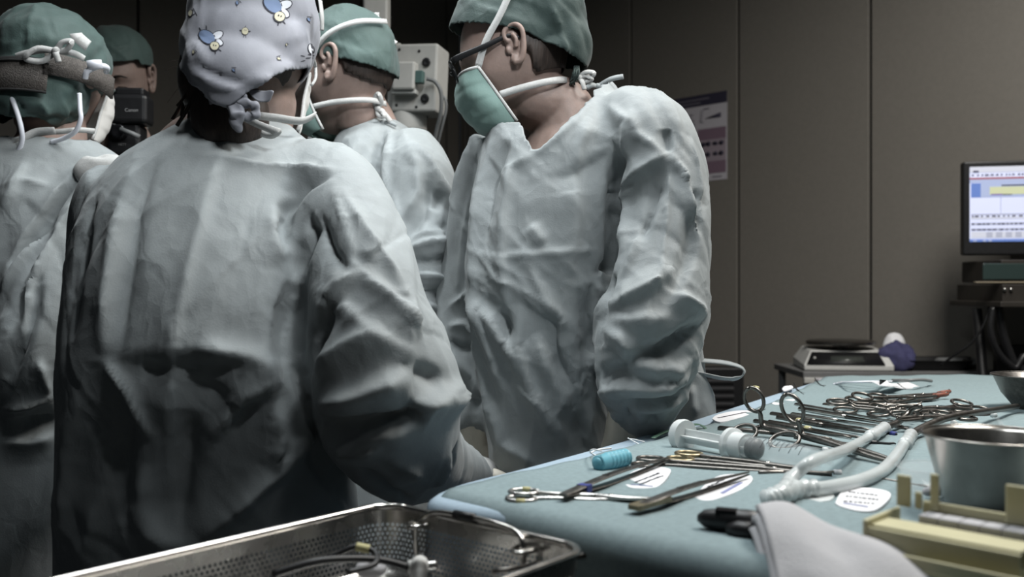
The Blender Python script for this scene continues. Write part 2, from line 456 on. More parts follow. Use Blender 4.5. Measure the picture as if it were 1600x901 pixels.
def make_gown(name, build, strokes, openings, root, vox=0.0105, frames=0, shrink=-0.03, pin_fn=None, bend=0.3, crum=((9, 0.0035, (1, 1, 0.5), 3),),
              smooth=5, m=None, pin=0.25, sub=1, ncrease=150, seed=1):
    mb = MB(); build(mb)
    me = remesh(mb, vox, smooth, 0.5, name)
    fold.cache = None
    # neck, cuff and hem openings
    bm = bmesh.new(); bm.from_mesh(me)
    kill = [f for f in bm.faces if any(op(f.calc_center_median()) for op in openings)]
    bmesh.ops.delete(bm, geom=kill, context='FACES'); 
    loose = [v for v in bm.verts if not v.link_faces]; bmesh.ops.delete(bm, geom=loose, context='VERTS')
    for e in range(2):
        bv = [v for v in bm.verts if v.is_boundary]
        bmesh.ops.smooth_vert(bm, verts=bv, factor=0.5, use_axis_x=True, use_axis_y=True, use_axis_z=True)
    bm.to_mesh(me); bm.free()
    crumple(me, crum)
    if frames:
        w = np.full(len(me.vertices), pin)
        if pin_fn: w = pin_fn(arrays(me), w)
        me = cloth_run(me, frames, shrink, w, 0.6, bend)
    me = bake(me, [('SUBSURF', dict(levels=sub, subdivision_type='CATMULL_CLARK'))] if sub else [])
    fold.cache = None
    fold(me, strokes)
    creases(me, ncrease, seed)
    me = bake(me, [('SOLIDIFY', dict(thickness=0.0018, offset=-1))])
    local(me, root)
    o = link(name, me, m or M['gown'], root); return o
def above_plane(p, n, r=None):
    p, n = Vector(p), Vector(n).normalized()
    return lambda c: (c-p).dot(n) > 0 and (r is None or (c-p).length < r)
def below(z): return lambda c: c.z < z
HEM = 0.34
def hem_rows(y0x, Y, d): # ring row at the hem
    py = CY+(CZ-HEM+0.02)*F/Y
    return (py, y0x[0], y0x[1], Y, d)

# --- nurse in front, seen from the back
rootA = empty('person', P(330, 450, 1.25)*1.0, 'person in patterned pale cap seen from behind, nearest the camera', 'person')
rootA.location.z = 0
def bA(mb):
    zrings(mb, [(178, 335, 430, 1.305, .125), (200, 290, 455, 1.305, .15), (225, 235, 490, 1.305, .18), (255, 185, 520, 1.30, .21), (290, 158, 520, 1.29, .235), (340, 132, 515, 1.275, .25),
                (430, 114, 515, 1.25, .265), (560, 104, 525, 1.235, .28), (640, 102, 540, 1.25, .27), (720, 100, 548, 1.265, .27), (900, 98, 560, 1.275, .29), hem_rows((80, 580), 1.28, .34)], power=2.15)
    sleeve(mb, [(205, 285, 1.27, .06), (190, 340, 1.29, .068), (185, 430, 1.33, .07), (185, 530, 1.43, .075), (220, 600, 1.56, .06), (270, 610, 1.66, .04)])
    sleeve(mb, [(470, 268, 1.29, .05), (515, 300, 1.265, .070), (555, 390, 1.205, .071), (574, 490, 1.175, .078), (604, 590, 1.165, .094), (614, 665, 1.175, .088), (655, 712, 1.27, .066), (705, 733, 1.40, .042), (742, 742, 1.46, .032)])
sA = [  # back: centre seam, left pleats, waist pulls
    ([(368, 195), (330, 290), (295, 420), (265, 560), (262, 760), (280, 880)], .006, .012, .9),
    ([(215, 250), (190, 330), (170, 450), (160, 560)], .012, .016, .9), ([(245, 245), (215, 330), (195, 470), (185, 560)], -.010, .016, .9),
    ([(150, 300), (125, 420), (110, 540)], -.010, .014, .9),
    ([(160, 562), (200, 610), (240, 690)], .012, .010, .9), ([(165, 570), (215, 575), (300, 572), (410, 575)], -.016, .026), ([(300, 545), (380, 560), (445, 580)], .016, .022),
    ([(440, 585), (380, 620), (330, 690)], .014, .016), ([(280, 590), (340, 620), (400, 640)], -.014, .03),
    ([(450, 590), (480, 680), (440, 730), (370, 800), (310, 850)], .018, .020, .9), ([(430, 620), (440, 690), (420, 730)], .014, .02),
    ([(300, 640), (290, 730), (270, 850)], -.016, .03), ([(210, 620), (190, 720), (200, 820)], -.012, .03), ([(230, 720), (230, 800), (260, 870)], .012, .02),
    ([(130, 600), (115, 700), (105, 850)], .014, .025), ([(160, 760), (150, 830), (130, 890)], .012, .02),
    # shoulder yoke edge and the sleeve head
    ([(300, 240), (400, 258), (490, 262), (527, 262)], .008, .010, .9), ([(525, 268), (480, 290), (450, 330), (440, 390)], -.014, .014),
    ([(455, 300), (432, 350), (437, 395), (458, 398)], .012, .012), ([(480, 330), (490, 360), (470, 430)], -.012, .014),
    # armpit gap: deep dark trough between back and sleeve
    ([(492, 400), (476, 450), (466, 520), (468, 600), (482, 690), (505, 760)], -.010, .014), ([(470, 440), (452, 520), (450, 600)], -.012, .03),
    ([(455, 400), (430, 480), (420, 560), (425, 640)], .010, .02),
    # sleeve: shoulder crease, long diagonal pulls, elbow roll folds
    ([(530, 290), (560, 340), (600, 400), (635, 470)], .010, .012, .9), ([(500, 330), (520, 390), (555, 430)], -.010, .010, .9), ([(520, 290), (545, 360), (552, 410)], .007, .009, .9),
    ([(560, 415), (600, 460), (640, 500), (660, 530)], .013, .011, .9), ([(568, 412), (530, 450), (490, 510)], .014, .016), ([(600, 380), (575, 410)], .01, .01),
    ([(510, 490), (540, 480), (580, 520), (650, 560)], .008, .012, .9), ([(525, 460), (505, 520), (490, 570)], -.022, .018),
    ([(490, 575), (540, 540), (600, 510)], .014, .020), ([(500, 630), (560, 620), (610, 600), (640, 590)], .022, .018), ([(500, 655), (560, 650), (620, 645), (665, 645)], -.026, .018),
    ([(560, 690), (610, 665), (670, 630), (720, 600)], .024, .018), ([(515, 700), (560, 700), (600, 690)], .016, .016), ([(630, 620), (650, 640), (668, 648)], -.014, .012),
    ([(590, 690), (630, 720), (660, 745)], .012, .010, .9), ([(560, 720), (600, 760), (640, 780)], -.014, .014), ([(680, 630), (720, 610)], .016, .014), ([(640, 570), (690, 590)], -.012, .016),
    ([(700, 700), (690, 740), (670, 760)], .010, .008), ([(715, 690), (705, 735)], -.008, .008),
]
neckA = P(385, 186, 1.30)
ARM_A = [(520, 315, 1.285), (565, 450, 1.19), (606, 620, 1.17), (655, 712, 1.27), (725, 738, 1.43)]
gA = make_gown('gown', bA, sA, [above_plane(neckA+Vector((0, 0, -.002)), (0.0, -0.1, 1)), below(HEM), above_plane(P(744, 742, 1.455), P(742, 742, 1.46)-P(705, 733, 1.40), .06)], rootA, seed=3, ncrease=190, vox=.0088)

# --- woman with glasses on the far side of the instrument table, facing left
rootD = empty('person', P(880, 450, 1.61), 'person with black-framed glasses and green mask standing beside the instrument table', 'person')
rootD.location.z = 0
def bD(mb):
    zrings(mb, [(128, 862, 948, 1.60, .12), (150, 835, 965, 1.60, .14), (172, 800, 990, 1.60, .18), (198, 768, 1020, 1.60, .23), (235, 752, 1025, 1.60, .27), (330, 736, 990, 1.60, .30),
                (420, 728, 972, 1.60, .30), (520, 738, 965, 1.60, .29), (620, 752, 975, 1.61, .28), (720, 764, 980, 1.62, .28), (900, 760, 990, 1.62, .30), hem_rows((745, 1010), 1.62, .33)])
    sleeve(mb, [(965, 190, 1.55, .06), (1020, 215, 1.50, .070), (1047, 300, 1.47, .062), (1040, 400, 1.44, .070), (1022, 492, 1.42, .082), (1003, 570, 1.42, .078), (1005, 618, 1.425, .062), (1003, 650, 1.43, .044), (992, 668, 1.435, .040)])
    sleeve(mb, [(775, 225, 1.66, .05), (745, 300, 1.69, .046), (730, 400, 1.70, .044), (722, 480, 1.69, .050), (722, 540, 1.68, .052), (735, 600, 1.66, .048), (742, 645, 1.64, .038), (742, 672, 1.63, .036)])
    sleeve(mb, [(1040, 470, 1.68, .05), (1068, 560, 1.69, .035), (1080, 610, 1.69, .034), (1086, 680, 1.69, .04), (1070, 900, 1.68, .05)])
sD = [  # front edge of the wrap and its long bright pleats
    ([(838, 240), (800, 262), (790, 330), (788, 400), (792, 480)], .012, .012, 1), ([(770, 210), (752, 300), (745, 400), (748, 470), (775, 560), (800, 640)], .012, .016),
    ([(800, 215), (770, 290), (760, 380)], -.010, .014), ([(742, 470), (775, 500), (805, 555), (815, 590)], .013, .012, 1), ([(815, 470), (812, 540), (830, 600), (850, 640), (880, 700)], .013, .012, 1),
    ([(790, 480), (800, 540), (806, 580)], -.018, .014), ([(760, 440), (752, 540), (770, 640), (775, 700)], .012, .014), ([(770, 620), (790, 690), (835, 725)], .012, .016),
    ([(820, 400), (850, 460), (862, 480), (880, 500)], .010, .012, 1), ([(835, 520), (860, 580), (890, 640)], .012, .016), ([(870, 480), (875, 560), (900, 610)], -.010, .014), ([(920, 440), (925, 520), (930, 600)], -.016, .02),
    ([(740, 395), (790, 400), (850, 395), (930, 390)], .006, .008, 1), ([(815, 600), (850, 630), (860, 680)], .010, .012, 1), ([(890, 610), (870, 650), (890, 700)], .010, .010, 1), ([(900, 640), (915, 690), (925, 720)], -.012, .02),
    ([(880, 250), (900, 300), (895, 380), (880, 440)], .010, .022), ([(850, 280), (900, 270), (950, 240)], -.007, .02), ([(830, 350), (850, 380)], .008, .014),
    # collar ridge to the shoulder tie
    ([(838, 240), (870, 215), (905, 185), (930, 150)], .007, .008, 1), ([(925, 185), (905, 230), (900, 280)], .008, .012), ([(950, 165), (985, 190), (975, 250)], .010, .012, 1), ([(985, 170), (1000, 210), (1040, 240)], .008, .009, 1),
    # armhole trough, sleeve head
    ([(975, 235), (965, 300), (962, 380), (955, 460), (945, 500)], -.028, .016), ([(985, 260), (985, 330), (975, 400)], .012, .014), ([(1000, 280), (980, 320), (968, 340)], .010, .010, 1),
    ([(1045, 240), (1000, 270), (975, 300)], .012, .014), ([(1048, 238), (1068, 270), (1085, 330), (1095, 380)], .012, .010, 1), ([(1048, 240), (1045, 330), (1035, 420), (1000, 520)], .005, .005, 1), ([(1042, 200), (1048, 240)], -.012, .010),
    ([(1055, 245), (1080, 300), (1095, 310)], -.009, .012), ([(1080, 210), (1095, 290), (1098, 350)], .007, .009, 1), ([(1040, 260), (1020, 310), (1000, 380)], -.012, .02),
    ([(1100, 300), (1080, 400), (1050, 460)], -.014, .016), ([(1060, 420), (1030, 440), (980, 470), (950, 485)], .014, .016), ([(1020, 300), (990, 400), (975, 440)], .010, .012),
    # elbow folds
    ([(1050, 455), (1075, 470), (1102, 487)], .016, .014), ([(945, 510), (975, 530), (985, 545), (970, 560)], .018, .014), ([(950, 500), (1000, 500), (1050, 495)], .013, .02), ([(985, 550), (1030, 545), (1065, 520), (1095, 500)], -.024, .016),
    ([(985, 570), (1010, 562), (1050, 575), (1078, 560)], .016, .012), ([(940, 580), (985, 570)], -.014, .016), ([(930, 615), (970, 600), (1020, 600), (1075, 580)], .018, .014), ([(970, 625), (1010, 620), (1070, 600)], -.022, .012),
    ([(990, 640), (1030, 630), (1060, 622)], .012, .009), ([(960, 640), (975, 655)], .006, .006), ([(975, 635), (990, 655)], -.008, .006), ([(1000, 640), (1005, 660)], .006, .005), ([(1020, 640), (1022, 660)], -.007, .006), ([(1040, 630), (1035, 655)], .006, .006),
    # far sleeve
    ([(735, 300), (725, 400), (712, 470)], .008, .010, 1), ([(745, 330), (738, 420), (735, 460)], -.010, .010), ([(700, 480), (730, 460), (745, 470)], .010, .010), ([(700, 510), (725, 505), (745, 520)], .010, .010), ([(700, 530), (720, 540), (750, 535)], -.012, .010), ([(690, 568), (710, 560), (745, 600)], .012, .010), ([(705, 590), (735, 620), (755, 625)], -.010, .010),
    ([(1080, 600), (1085, 650)], .01, .01),
]
neckD = P(885, 168, 1.60)
def vneck(c):
    if c.y > 1.62: return False
    px = CX+c.x/c.y*F; py = CY-(c.z-CZ)/c.y*F
    return 815 < px < 926 and py < min(240+(px-838)*-1.02 if px > 838 else 240+(px-838)*2.0, 241)
gD = make_gown('gown', bD, sD, [above_plane(neckD+Vector((0, 0, .012)), (-.50, -.25, 1), .14), vneck, below(HEM), above_plane(P(992, 667, 1.435), P(992, 668, 1.435)-P(1003, 650, 1.43), .046), above_plane(P(742, 671, 1.63), (0, 0, -1), .042)], rootD, vox=.0085, seed=5, ncrease=260)

# --- man in profile behind, facing left
rootE = empty('person', P(590, 450, 1.95), 'person in profile with dark hair under a green cap, below the white equipment box', 'person')
rootE.location.z = 0
def bE(mb):
    zrings(mb, [(186, 552, 612, 1.93, .12), (205, 535, 640, 1.93, .17), (230, 520, 672, 1.93, .22), (270, 512, 700, 1.93, .27), (330, 510, 712, 1.93, .30), (430, 520, 700, 1.93, .30), (560, 520, 690, 1.93, .30), (800, 500, 700, 1.93, .33), hem_rows((490, 720), 1.93, .36)], power=2.2)
    sleeve(mb, [(640, 235, 1.86, .06), (655, 280, 1.80, .072), (660, 350, 1.77, .075), (662, 430, 1.75, .078), (655, 490, 1.74, .078), (600, 520, 1.70, .060), (520, 545, 1.68, .045), (470, 560, 1.70, .035)])
sE = [([(600, 200), (590, 250), (585, 320)], -.020, .012), ([(612, 205), (605, 260), (610, 330)], .010, .012), ([(640, 215), (670, 250), (700, 300), (712, 330)], .010, .010, 1), ([(650, 240), (655, 300), (630, 350)], .010, .012, 1), ([(670, 280), (665, 340), (640, 380)], -.010, .012),
      ([(640, 370), (660, 365), (700, 360)], .010, .010, 1), ([(660, 340), (668, 370)], .008, .008, 1), ([(690, 345), (700, 375)], -.008, .008), ([(630, 400), (665, 378), (712, 372)], .018, .012), ([(640, 410), (680, 405), (715, 400)], -.016, .014), ([(640, 425), (680, 430), (712, 445)], .014, .010),
      ([(640, 450), (680, 455), (705, 470)], -.014, .012), ([(645, 470), (680, 478), (700, 500)], .012, .010), ([(615, 300), (630, 360), (632, 420)], .010, .012, 1), ([(690, 300), (680, 330)], -.01, .012), ([(560, 220), (545, 260), (560, 330)], .008, .012)]
neckE = P(580, 198, 1.93)
gE = make_gown('gown', bE, sE, [above_plane(neckE+Vector((0, 0, .006)), (-.35, 0, 1), .11), below(HEM), above_plane(P(472, 560, 1.70), P(470, 560, 1.70)-P(520, 545, 1.68), .06)], rootE, vox=.0115, seed=8, ncrease=130)

# --- surgeon on the left edge, seen from behind
rootB = empty('person', P(60, 450, 1.72), 'person at the left edge seen from behind wearing a headlamp band with white cables', 'person')
rootB.location.z = 0
def bB(mb):
    zrings(mb, [(208, 30, 128, 1.74, .12), (222, 5, 150, 1.74, .15), (240, -35, 180, 1.74, .19), (265, -75, 200, 1.74, .22), (320, -100, 210, 1.73, .25), (430, -110, 190, 1.73, .27), (600, -115, 185, 1.73, .29), (800, -120, 200, 1.73, .32), hem_rows((-130, 220), 1.73, .36)])
    sleeve(mb, [(160, 262, 1.72, .055), (150, 300, 1.70, .07), (115, 400, 1.66, .075), (75, 520, 1.62, .08), (60, 610, 1.64, .075), (110, 640, 1.75, .05), (200, 640, 1.90, .04)])
    sleeve(mb, [(-60, 262, 1.74, .06), (-110, 330, 1.73, .07), (-150, 440, 1.73, .075), (-140, 560, 1.80, .07), (-40, 620, 1.95, .045)])
sB = [([(130, 255), (90, 300), (40, 370), (5, 440)], .012, .012), ([(115, 290), (60, 360), (20, 420)], -.016, .014), ([(160, 260), (100, 350), (50, 440), (25, 560)], .014, .012, 1), ([(90, 330), (50, 440), (10, 520)], -.020, .018), ([(40, 250), (20, 300), (0, 330)], .010, .012), ([(0, 290), (40, 280), (80, 290)], .006, .008, 1),
      ([(75, 350), (30, 420), (0, 470)], .014, .014), ([(60, 440), (40, 520), (10, 600)], -.02, .02), ([(0, 640), (50, 630), (90, 610)], .012, .012, 1), ([(0, 690), (50, 690), (90, 680)], .014, .014), ([(20, 660), (60, 655), (90, 650)], -.014, .014), ([(60, 560), (80, 620)], .01, .01)]
neckB = P(78, 216, 1.74)
gB = make_gown('gown', bB, sB, [above_plane(neckB, (0.05, -.1, 1), .11), below(HEM)], rootB, vox=.0115, seed=11, ncrease=120)

# --- person with the camera behind
rootC = empty('person', P(190, 450, 2.45), 'person in the background holding a camera in front of a masked face', 'person')
rootC.location.z = 0
def bC(mb):
    zrings(mb, [(205, 165, 212, 2.45, .13), (222, 140, 235, 2.45, .18), (245, 110, 268, 2.45, .22), (300, 95, 285, 2.45, .24), (450, 100, 280, 2.45, .25), (600, 100, 280, 2.45, .27), hem_rows((90, 290), 2.45, .32)])
    sleeve(mb, [(130, 262, 2.42, .05), (110, 330, 2.38, .055), (112, 400, 2.28, .055), (125, 350, 2.20, .05), (140, 280, 2.17, .038), (146, 255, 2.17, .034)])
    sleeve(mb, [(255, 262, 2.42, .05), (275, 330, 2.38, .055), (262, 390, 2.28, .055), (240, 330, 2.22, .048), (225, 270, 2.20, .036)])
M['dark_scrubs'] = gown_mat('scrub_dark', (0.08, 0.12, 0.12), 0.3, 4.0)
gC = make_gown('scrub_gown', bC, [], [above_plane(P(188, 218, 2.45), (0, -.2, 1), .11), below(HEM)], rootC, vox=.014, seed=15, ncrease=60, m=M['dark_scrubs'])
# ------------------------------------------------------------------ staff: bodies, heads, caps, masks
M['cap_green'] = gown_mat('cap_green', (0.066, 0.104, 0.096), 0.5, 2.0)
M['cap_dark'] = gown_mat('cap_dark_green', (0.040, 0.062, 0.057), 0.5, 3.0)
M['cap_print'] = gown_mat('cap_cotton', (0.24, 0.245, 0.275), 0.22, 6.0)
M['mask'] = gown_mat('mask_green', (0.22, 0.33, 0.30), 0.3, 8.0)
M['mask_white'] = gown_mat('mask_white', (0.62, 0.60, 0.57), 0.2, 9.0)
M['tie'] = mat('tie_white', (0.46, 0.46, 0.45), 0.8, noise=0.08, nscale=300, bump=0.3, bscale=700)
M['hair'] = mat('hair_dark', (0.030, 0.021, 0.017), 0.55, noise=0.4, nscale=120, stretch=(1, 1, 0.1), bump=0.5, bscale=300)
M['glasses'] = mat('glasses_black', (0.012, 0.012, 0.013), 0.4, spec=.3)
M['glass'] = mat('clear_glass', (0.95, 0.97, 1.0), 0.02, trans=1.0, ior=1.04, spec=.3)
M['mesh_band'] = mat('headband_mesh', (0.085, 0.075, 0.068), 0.75, noise=0.35, nscale=260, bump=1.0, bscale=420)
M['band_dark'] = mat('headband_pad', (0.012, 0.012, 0.012), 0.8)
M['cable_white'] = mat('cable_white', (0.72, 0.74, 0.80), 0.35, noise=0.03)
M['black'] = mat('black_plastic', (0.012, 0.012, 0.013), 0.42, noise=0.2, nscale=90)
M['black_gloss'] = mat('black_gloss', (0.008, 0.008, 0.009), 0.18)
M['ink'] = mat('print_ink', (0.035, 0.035, 0.045), 0.9, noise=0.1)

def head_frame(c, yaw, pitch=0.0, roll=0.0, s=1.0):
    R = Matrix.Rotation(math.radians(yaw), 4, 'Z') @ Matrix.Rotation(math.radians(pitch), 4, 'X') @ Matrix.Rotation(math.radians(roll), 4, 'Y')
    return Matrix.Translation(c) @ R @ Matrix.Scale(s, 4)
def g(a, b): return math.exp(-(a*a+b*b))
def head_grid(off=0.0, n=88, m=60):
    """head in its own frame: x right, y to the face, z up, origin between the ears at eye level"""
    rs = []
    for i in range(1, m):
        ph = math.pi*i/m; ring = []
        for j in range(n):
            th = 2*math.pi*j/n
            dx, dy, dz = math.sin(ph)*math.cos(th), math.sin(ph)*math.sin(th), -math.cos(ph)
            x = 0.0755*dx; y = (0.092 if dy > 0 else 0.100)*dy; z = (0.116 if dz > 0 else 0.124)*dz
            if dz < 0:
                k = (-dz)**1.6; x *= 1-0.20*k
                y = y*(1-0.10*k)+0.030*k                   # the jaw sits forward of the skull
            if dy > 0:                                      # flatter face
                y = min(y, 0.088)+0.25*max(0, y-0.088)
                y += 0.026*g(x/.0105, (z+.034)/.017)+0.013*g(x/.008, (z+.010)/.022)      # nose and its bridge
                y += 0.0055*g(x/.05, (z-.020)/.010)                                     # brow
                y -= 0.012*(g((x-.031)/.017, (z-.002)/.012)+g((x+.031)/.017, (z-.002)/.012))
                y += 0.006*(g((x-.031)/.012, (z-.001)/.008)+g((x+.031)/.012, (z-.001)/.008))   # lids
                y += 0.006*g(x/.02, (z+.069)/.006)+0.005*g(x/.018, (z+.080)/.006)-0.004*g(x/.02, (z+.0745)/.003)
                y += 0.011*g(x/.022, (z+.104)/.014)
                x += 0.006*math.copysign(1, x)*g((abs(x)-.055)/.02, (z+.03)/.025)           # cheek bone
            p = Vector((x, y, z)); nn = Vector((dx, dy, dz))
            ring.append(p+nn*off)
        rs.append(ring)
    return rs
def ear_mb(side):
    mb = MB()
    outl = [(0.010, -.030), (-.002, -.031), (-.012, -.018), (-.019, .000), (-.022, .018), (-.016, .030), (-.004, .033), (.008, .026), (.011, .014), (.006, .006)]
    P3 = [Vector((side*(0.0775+0.006*max(0, -(y)/.022)+0.004), y-.004, z)) for y, z in outl]
    pts = catmull(P3, 4); mb.tube(pts, lerp_list([.006, .0065, .006, .005, .005, .005, .005, .005, .0045, .004], 4), 8)
    inner = [Vector((side*.0845, -.006, -.008)), Vector((side*.0865, -.011, .006)), Vector((side*.085, -.007, .018))]
    mb.tube(catmull(inner, 4), .0042, 8)
    mb.ellipsoid((side*.0765, -.006, .002), (.0055, .0165, .029), 16, 10)
    mb.ellipsoid((side*.079, .008, -.007), (.005, .005, .008), 10, 8)       # tragus
    mb.ellipsoid((side*.0805, .001, -.026), (.0055, .0095, .010), 12, 8)    # lobe
    return mb
def xform(mb, Mx): mb.v = [tuple(Mx @ Vector(p)) for p in mb.v]; return mb
def join(mes):
    bm = bmesh.new()
    for me in mes: bm.from_mesh(me); bpy.data.meshes.remove(me)
    out = bpy.data.meshes.new('body'); bm.to_mesh(out); bm.free()
    out.polygons.foreach_set('use_smooth', [True]*len(out.polygons)); return out
def hand_mb(wrist, d, back, thumb_side, s=1.0, curl=0.5):
    """d: finger direction, back: back of the hand, thumb on thumb_side"""
    d = Vector(d).normalized(); b = Vector(back); b = (b-d*b.dot(d)).normalized(); t = d.cross(b)*thumb_side
    w = Vector(wrist); mb = MB()
    mb.tube([w-d*.05*s, w, w+d*.03*s, w+d*.085*s, w+d*.098*s], [.029*s, .026*s, .037*s, .041*s, .036*s], 18, [.023*s, .019*s, .017*s, .015*s, .011*s], b)
    for k, (o, L) in enumerate(((.030, .072), (.010, .080), (-.011, .074), (-.031, .058))):
        p = w+d*(.085-.004*abs(k-1))*s+t*o*s; a = 0.15; pts = [p-d*.02*s, p]; ang = 0.12
        for seg in (.45, .31, .24):
            ang += curl*(0.62 if seg > .4 else 0.75); dirn = d*math.cos(ang)-b*math.sin(ang)+t*(o*1.5)*(1-curl*.7)
            p = p+dirn.normalized()*L*seg*s; pts.append(p)
        mb.tube(catmull(pts, 3), lerp_list([.010*s, .0098*s, .0092*s, .0085*s, .0070*s], 3), 10)
    p = w+d*.022*s+t*.030*s; q = p+(d*.6+t*.75-b*.25).normalized()*.042*s; r = q+(d*.9+t*.25-b*.35).normalized()*.033*s; e = r+(d*.95-b*.4).normalized()*.024*s
    mb.tube(catmull([p-t*.012*s, p, q, r, e], 3), lerp_list([.014*s, .014*s, .0115*s, .010*s, .0075*s], 3), 10)
    return mb
def make_body(root, Mx, neck_path, torso, arms, vox=.0042, ears=(-1, 1), s=1.0, side=(1, 0, 0), ts=1.0):
    side = Vector(side); fwd = Vector((-side.y, side.x, 0))
    hb = MB(); hb.rings(head_grid()); xform(hb, Mx)
    nb = [Mx @ Vector((0, -.012, -.045)), Mx @ Vector((0, -.014, -.095))]+[Vector(p) for p in neck_path]
    k = len(nb); rr = [.050, .052]+[.055]*(k-4)+[.064, .10] if k >= 4 else [.05]*k
    hb.tube(catmull(nb, 3), lerp_list(rr, 3), 22)
    upper = remesh(hb, vox, 3, .5)
    lo = MB(); t = [Vector(p) for p in torso]           # neck base, chest, waist, pelvis
    lo.tube(catmull(t, 3), lerp_list([.085*ts, .135*ts, .125*ts, .140*ts], 3), 20, lerp_list([.06*ts, .090*ts, .085*ts, .095*ts], 3), fwd)
    pel = t[-1]
    for sx in (-1, 1):
        hip = pel+side*(sx*.075*ts)+Vector((0, 0, -.02)); foot = Vector((hip.x, hip.y, .09))+side*(sx*.015)
        lo.tube([hip+Vector((0, 0, .08)), hip, (hip+foot)/2+Vector((0, -.01, .02)), foot], [.09*ts, .088*ts, .062*ts, .042], 16)
    for a in arms:
        q = [Vector(p) for p in a]; lo.tube(catmull([t[1].lerp(q[0], .55)]+q, 4), lerp_list([.04, .038]+[.032]*(len(q)-2)+[.026], 4), 14)
    lower = remesh(lo, .014, 3, .5)
    parts = [upper, lower]
    for sd in ears: parts.append(remesh(xform(ear_mb(sd), Mx), .0017*s, 3, .5))
    me = join(parts)
    for sx in (-1, 1):                                  # clogs
        f = MB(); fb = Vector((pel.x, pel.y, 0))+side*(sx*.09)
        f.tube([fb+fwd*a_+Vector((0, 0, b_)) for a_, b_ in ((-.08, .05), (-.02, .055), (.10, .045), (.16, .035))], [.036, .04, .046, .030], 14, [.045, .05, .04, .03], (0, 0, 1))
        link('clog', local(f.mesh('clog'), root), M['clog'], root)
    tr = MB()
    tr.tube([pel+Vector((0, 0, .12)), pel+Vector((0, 0, -.08))], [.145*ts, .15*ts], 20, [.10*ts, .102*ts], fwd)
    for sx in (-1, 1):
        hip = pel+side*(sx*.075*ts)+Vector((0, 0, -.02)); foot = Vector((hip.x, hip.y, .10))+side*(sx*.015)
        tr.tube([hip, (hip+foot)/2, foot], [.085*ts, .075*ts, .065*ts], 18)
    link('trousers', local(remesh(tr, .016, 3), root), M['scrubs'], root)
    return link('body', local(me, root), M['skin'], root)
def cap(root, Mx, ells, keep, m, vox=.0055, strokes=(), ncr=60, seed=2, crum=((22, .004, (1, 1, 1), 5),), name='surgical_cap', thick=.0016):
    mb = MB()
    for c, r in ells: mb.ellipsoid(c, r, 32, 20)
    me = remesh(mb, vox, 6, .5)
    bm = bmesh.new(); bm.from_mesh(me)
    bmesh.ops.delete(bm, geom=[f for f in bm.faces if not keep(f.calc_center_median())], context='FACES')
    bmesh.ops.delete(bm, geom=[v for v in bm.verts if not v.link_faces], context='VERTS')
    for e in range(4): bmesh.ops.smooth_vert(bm, verts=[v for v in bm.verts if v.is_boundary], factor=.5, use_axis_x=True, use_axis_y=True, use_axis_z=True)
    bm.to_mesh(me); bm.free(); me.transform(Mx)
    crumple(me, crum); fold(me, list(strokes)); creases(me, ncr, seed, zmin=0, amp=(.0012, .0036), length=(.02, .10), lean=1.5)
    me = bake(me, [('SOLIDIFY', dict(thickness=thick, offset=-1))])
    me2 = me.copy(); o = link(name, local(me, root), m, root); o['_w'] = 0; del o['_w']
    return o, me2
def mask(root, Mx, m, pleats=True, wide=1.0, bot=-.124, edge_y=.030, binding=None):
    mb = MB(); rows = []; N_, T_ = 33, 25; edgeL = []; edgeR = []; top = []
    for i in range(T_):
        t = i/(T_-1); row = []
        zc = -.008+(bot+.008)*t
        yf = np.interp(t, [0, .12, .32, .6, .85, 1], [.107, .117, .126, .120, .108, .082])
        for j in range(N_):
            s = -1+2*j/(N_-1); a = s*math.pi/2
            ey = .068-.032*t; x = (.068+.006*t-.008*t*t)*wide*math.sin(a); y = ey+(yf-ey)*max(0, math.cos(a))**0.75
            z = zc-.006*abs(s)**2*(1-t)
            pl = .0030*((t*4.0) % 1.0)*(1-abs(s)**4) if pleats else 0
            pl += .0025*math.sin(9*s+5*t)*math.sin(3.1*t)
            n = Vector((math.sin(a), max(.1, math.cos(a)), 0)).normalized()
            row.append(Mx @ (Vector((x, y, z))+n*pl))
        rows.append(row); edgeL.append(row[0]); edgeR.append(row[-1])
    mb.grid(rows)
    me = bake(mb.mesh('face_mask'), [('SUBSURF', dict(levels=1)), ('SOLIDIFY', dict(thickness=.0014, offset=0))])
    o = link('face_mask', local(me, root), m, root)
    for e in (edgeL, edgeR, rows[0]):
        rb = MB(); rb.tube(e[::2], .0028, 8); link('mask_binding', local(rb.mesh('mask_binding'), root), binding or M['tie'], o)
    return o, edgeL, edgeR
def band(root, name, pts, width, m, nrm, thick=.0012, parent=None, widths=None, k=5):
    o = link(name, local(ribbon(pts, width, thick, None, k, widths, nrm).mesh(name), root), m, parent or root); return o
def facing(t): return Vector((0, -1, 0))
def outward(c):
    c = Vector(c)
    return c
def band_px(root, name, pix, width, m, center=None, **kw):
    """ribbon through (px, py, Y); its flat side turns away from `center`"""
    pts = [P(*p) for p in pix]; path = catmull(pts, 5); L = len(path)-1
    def nrm(t):
        p = path[min(L, int(round(t*L)))]
        return (p-Vector(center)).normalized() if center is not None else Vector((0, -1, 0.15))
    return band(root, name, pts, width, m, nrm, **kw)
def bow(root, name, c, s, m, loops, parent=None):
    """small tied bow: (dx, dy, dz) tips of loops and tails"""
    c = Vector(c); first = None; mb = MB()
    mb.ellipsoid(c, (.006*s, .006*s, .006*s), 12, 8)
    for tip, kind in loops:
        tip = Vector(tip)*s; side = Vector((0, -1, 0)).cross(tip).normalized()*tip.length*.22
        pts = [c, c+tip*.5+side, c+tip, c+tip*.55-side, c] if kind == 'loop' else [c, c+tip*.5+Vector((0, -.004, .003))*s, c+tip]
        r = ribbon(pts, .008*s, .0012, (0.2, -1, .25), 5); mb.add(r.v, r.f)
    return link(name, local(mb.mesh(name), root), m, parent or root)

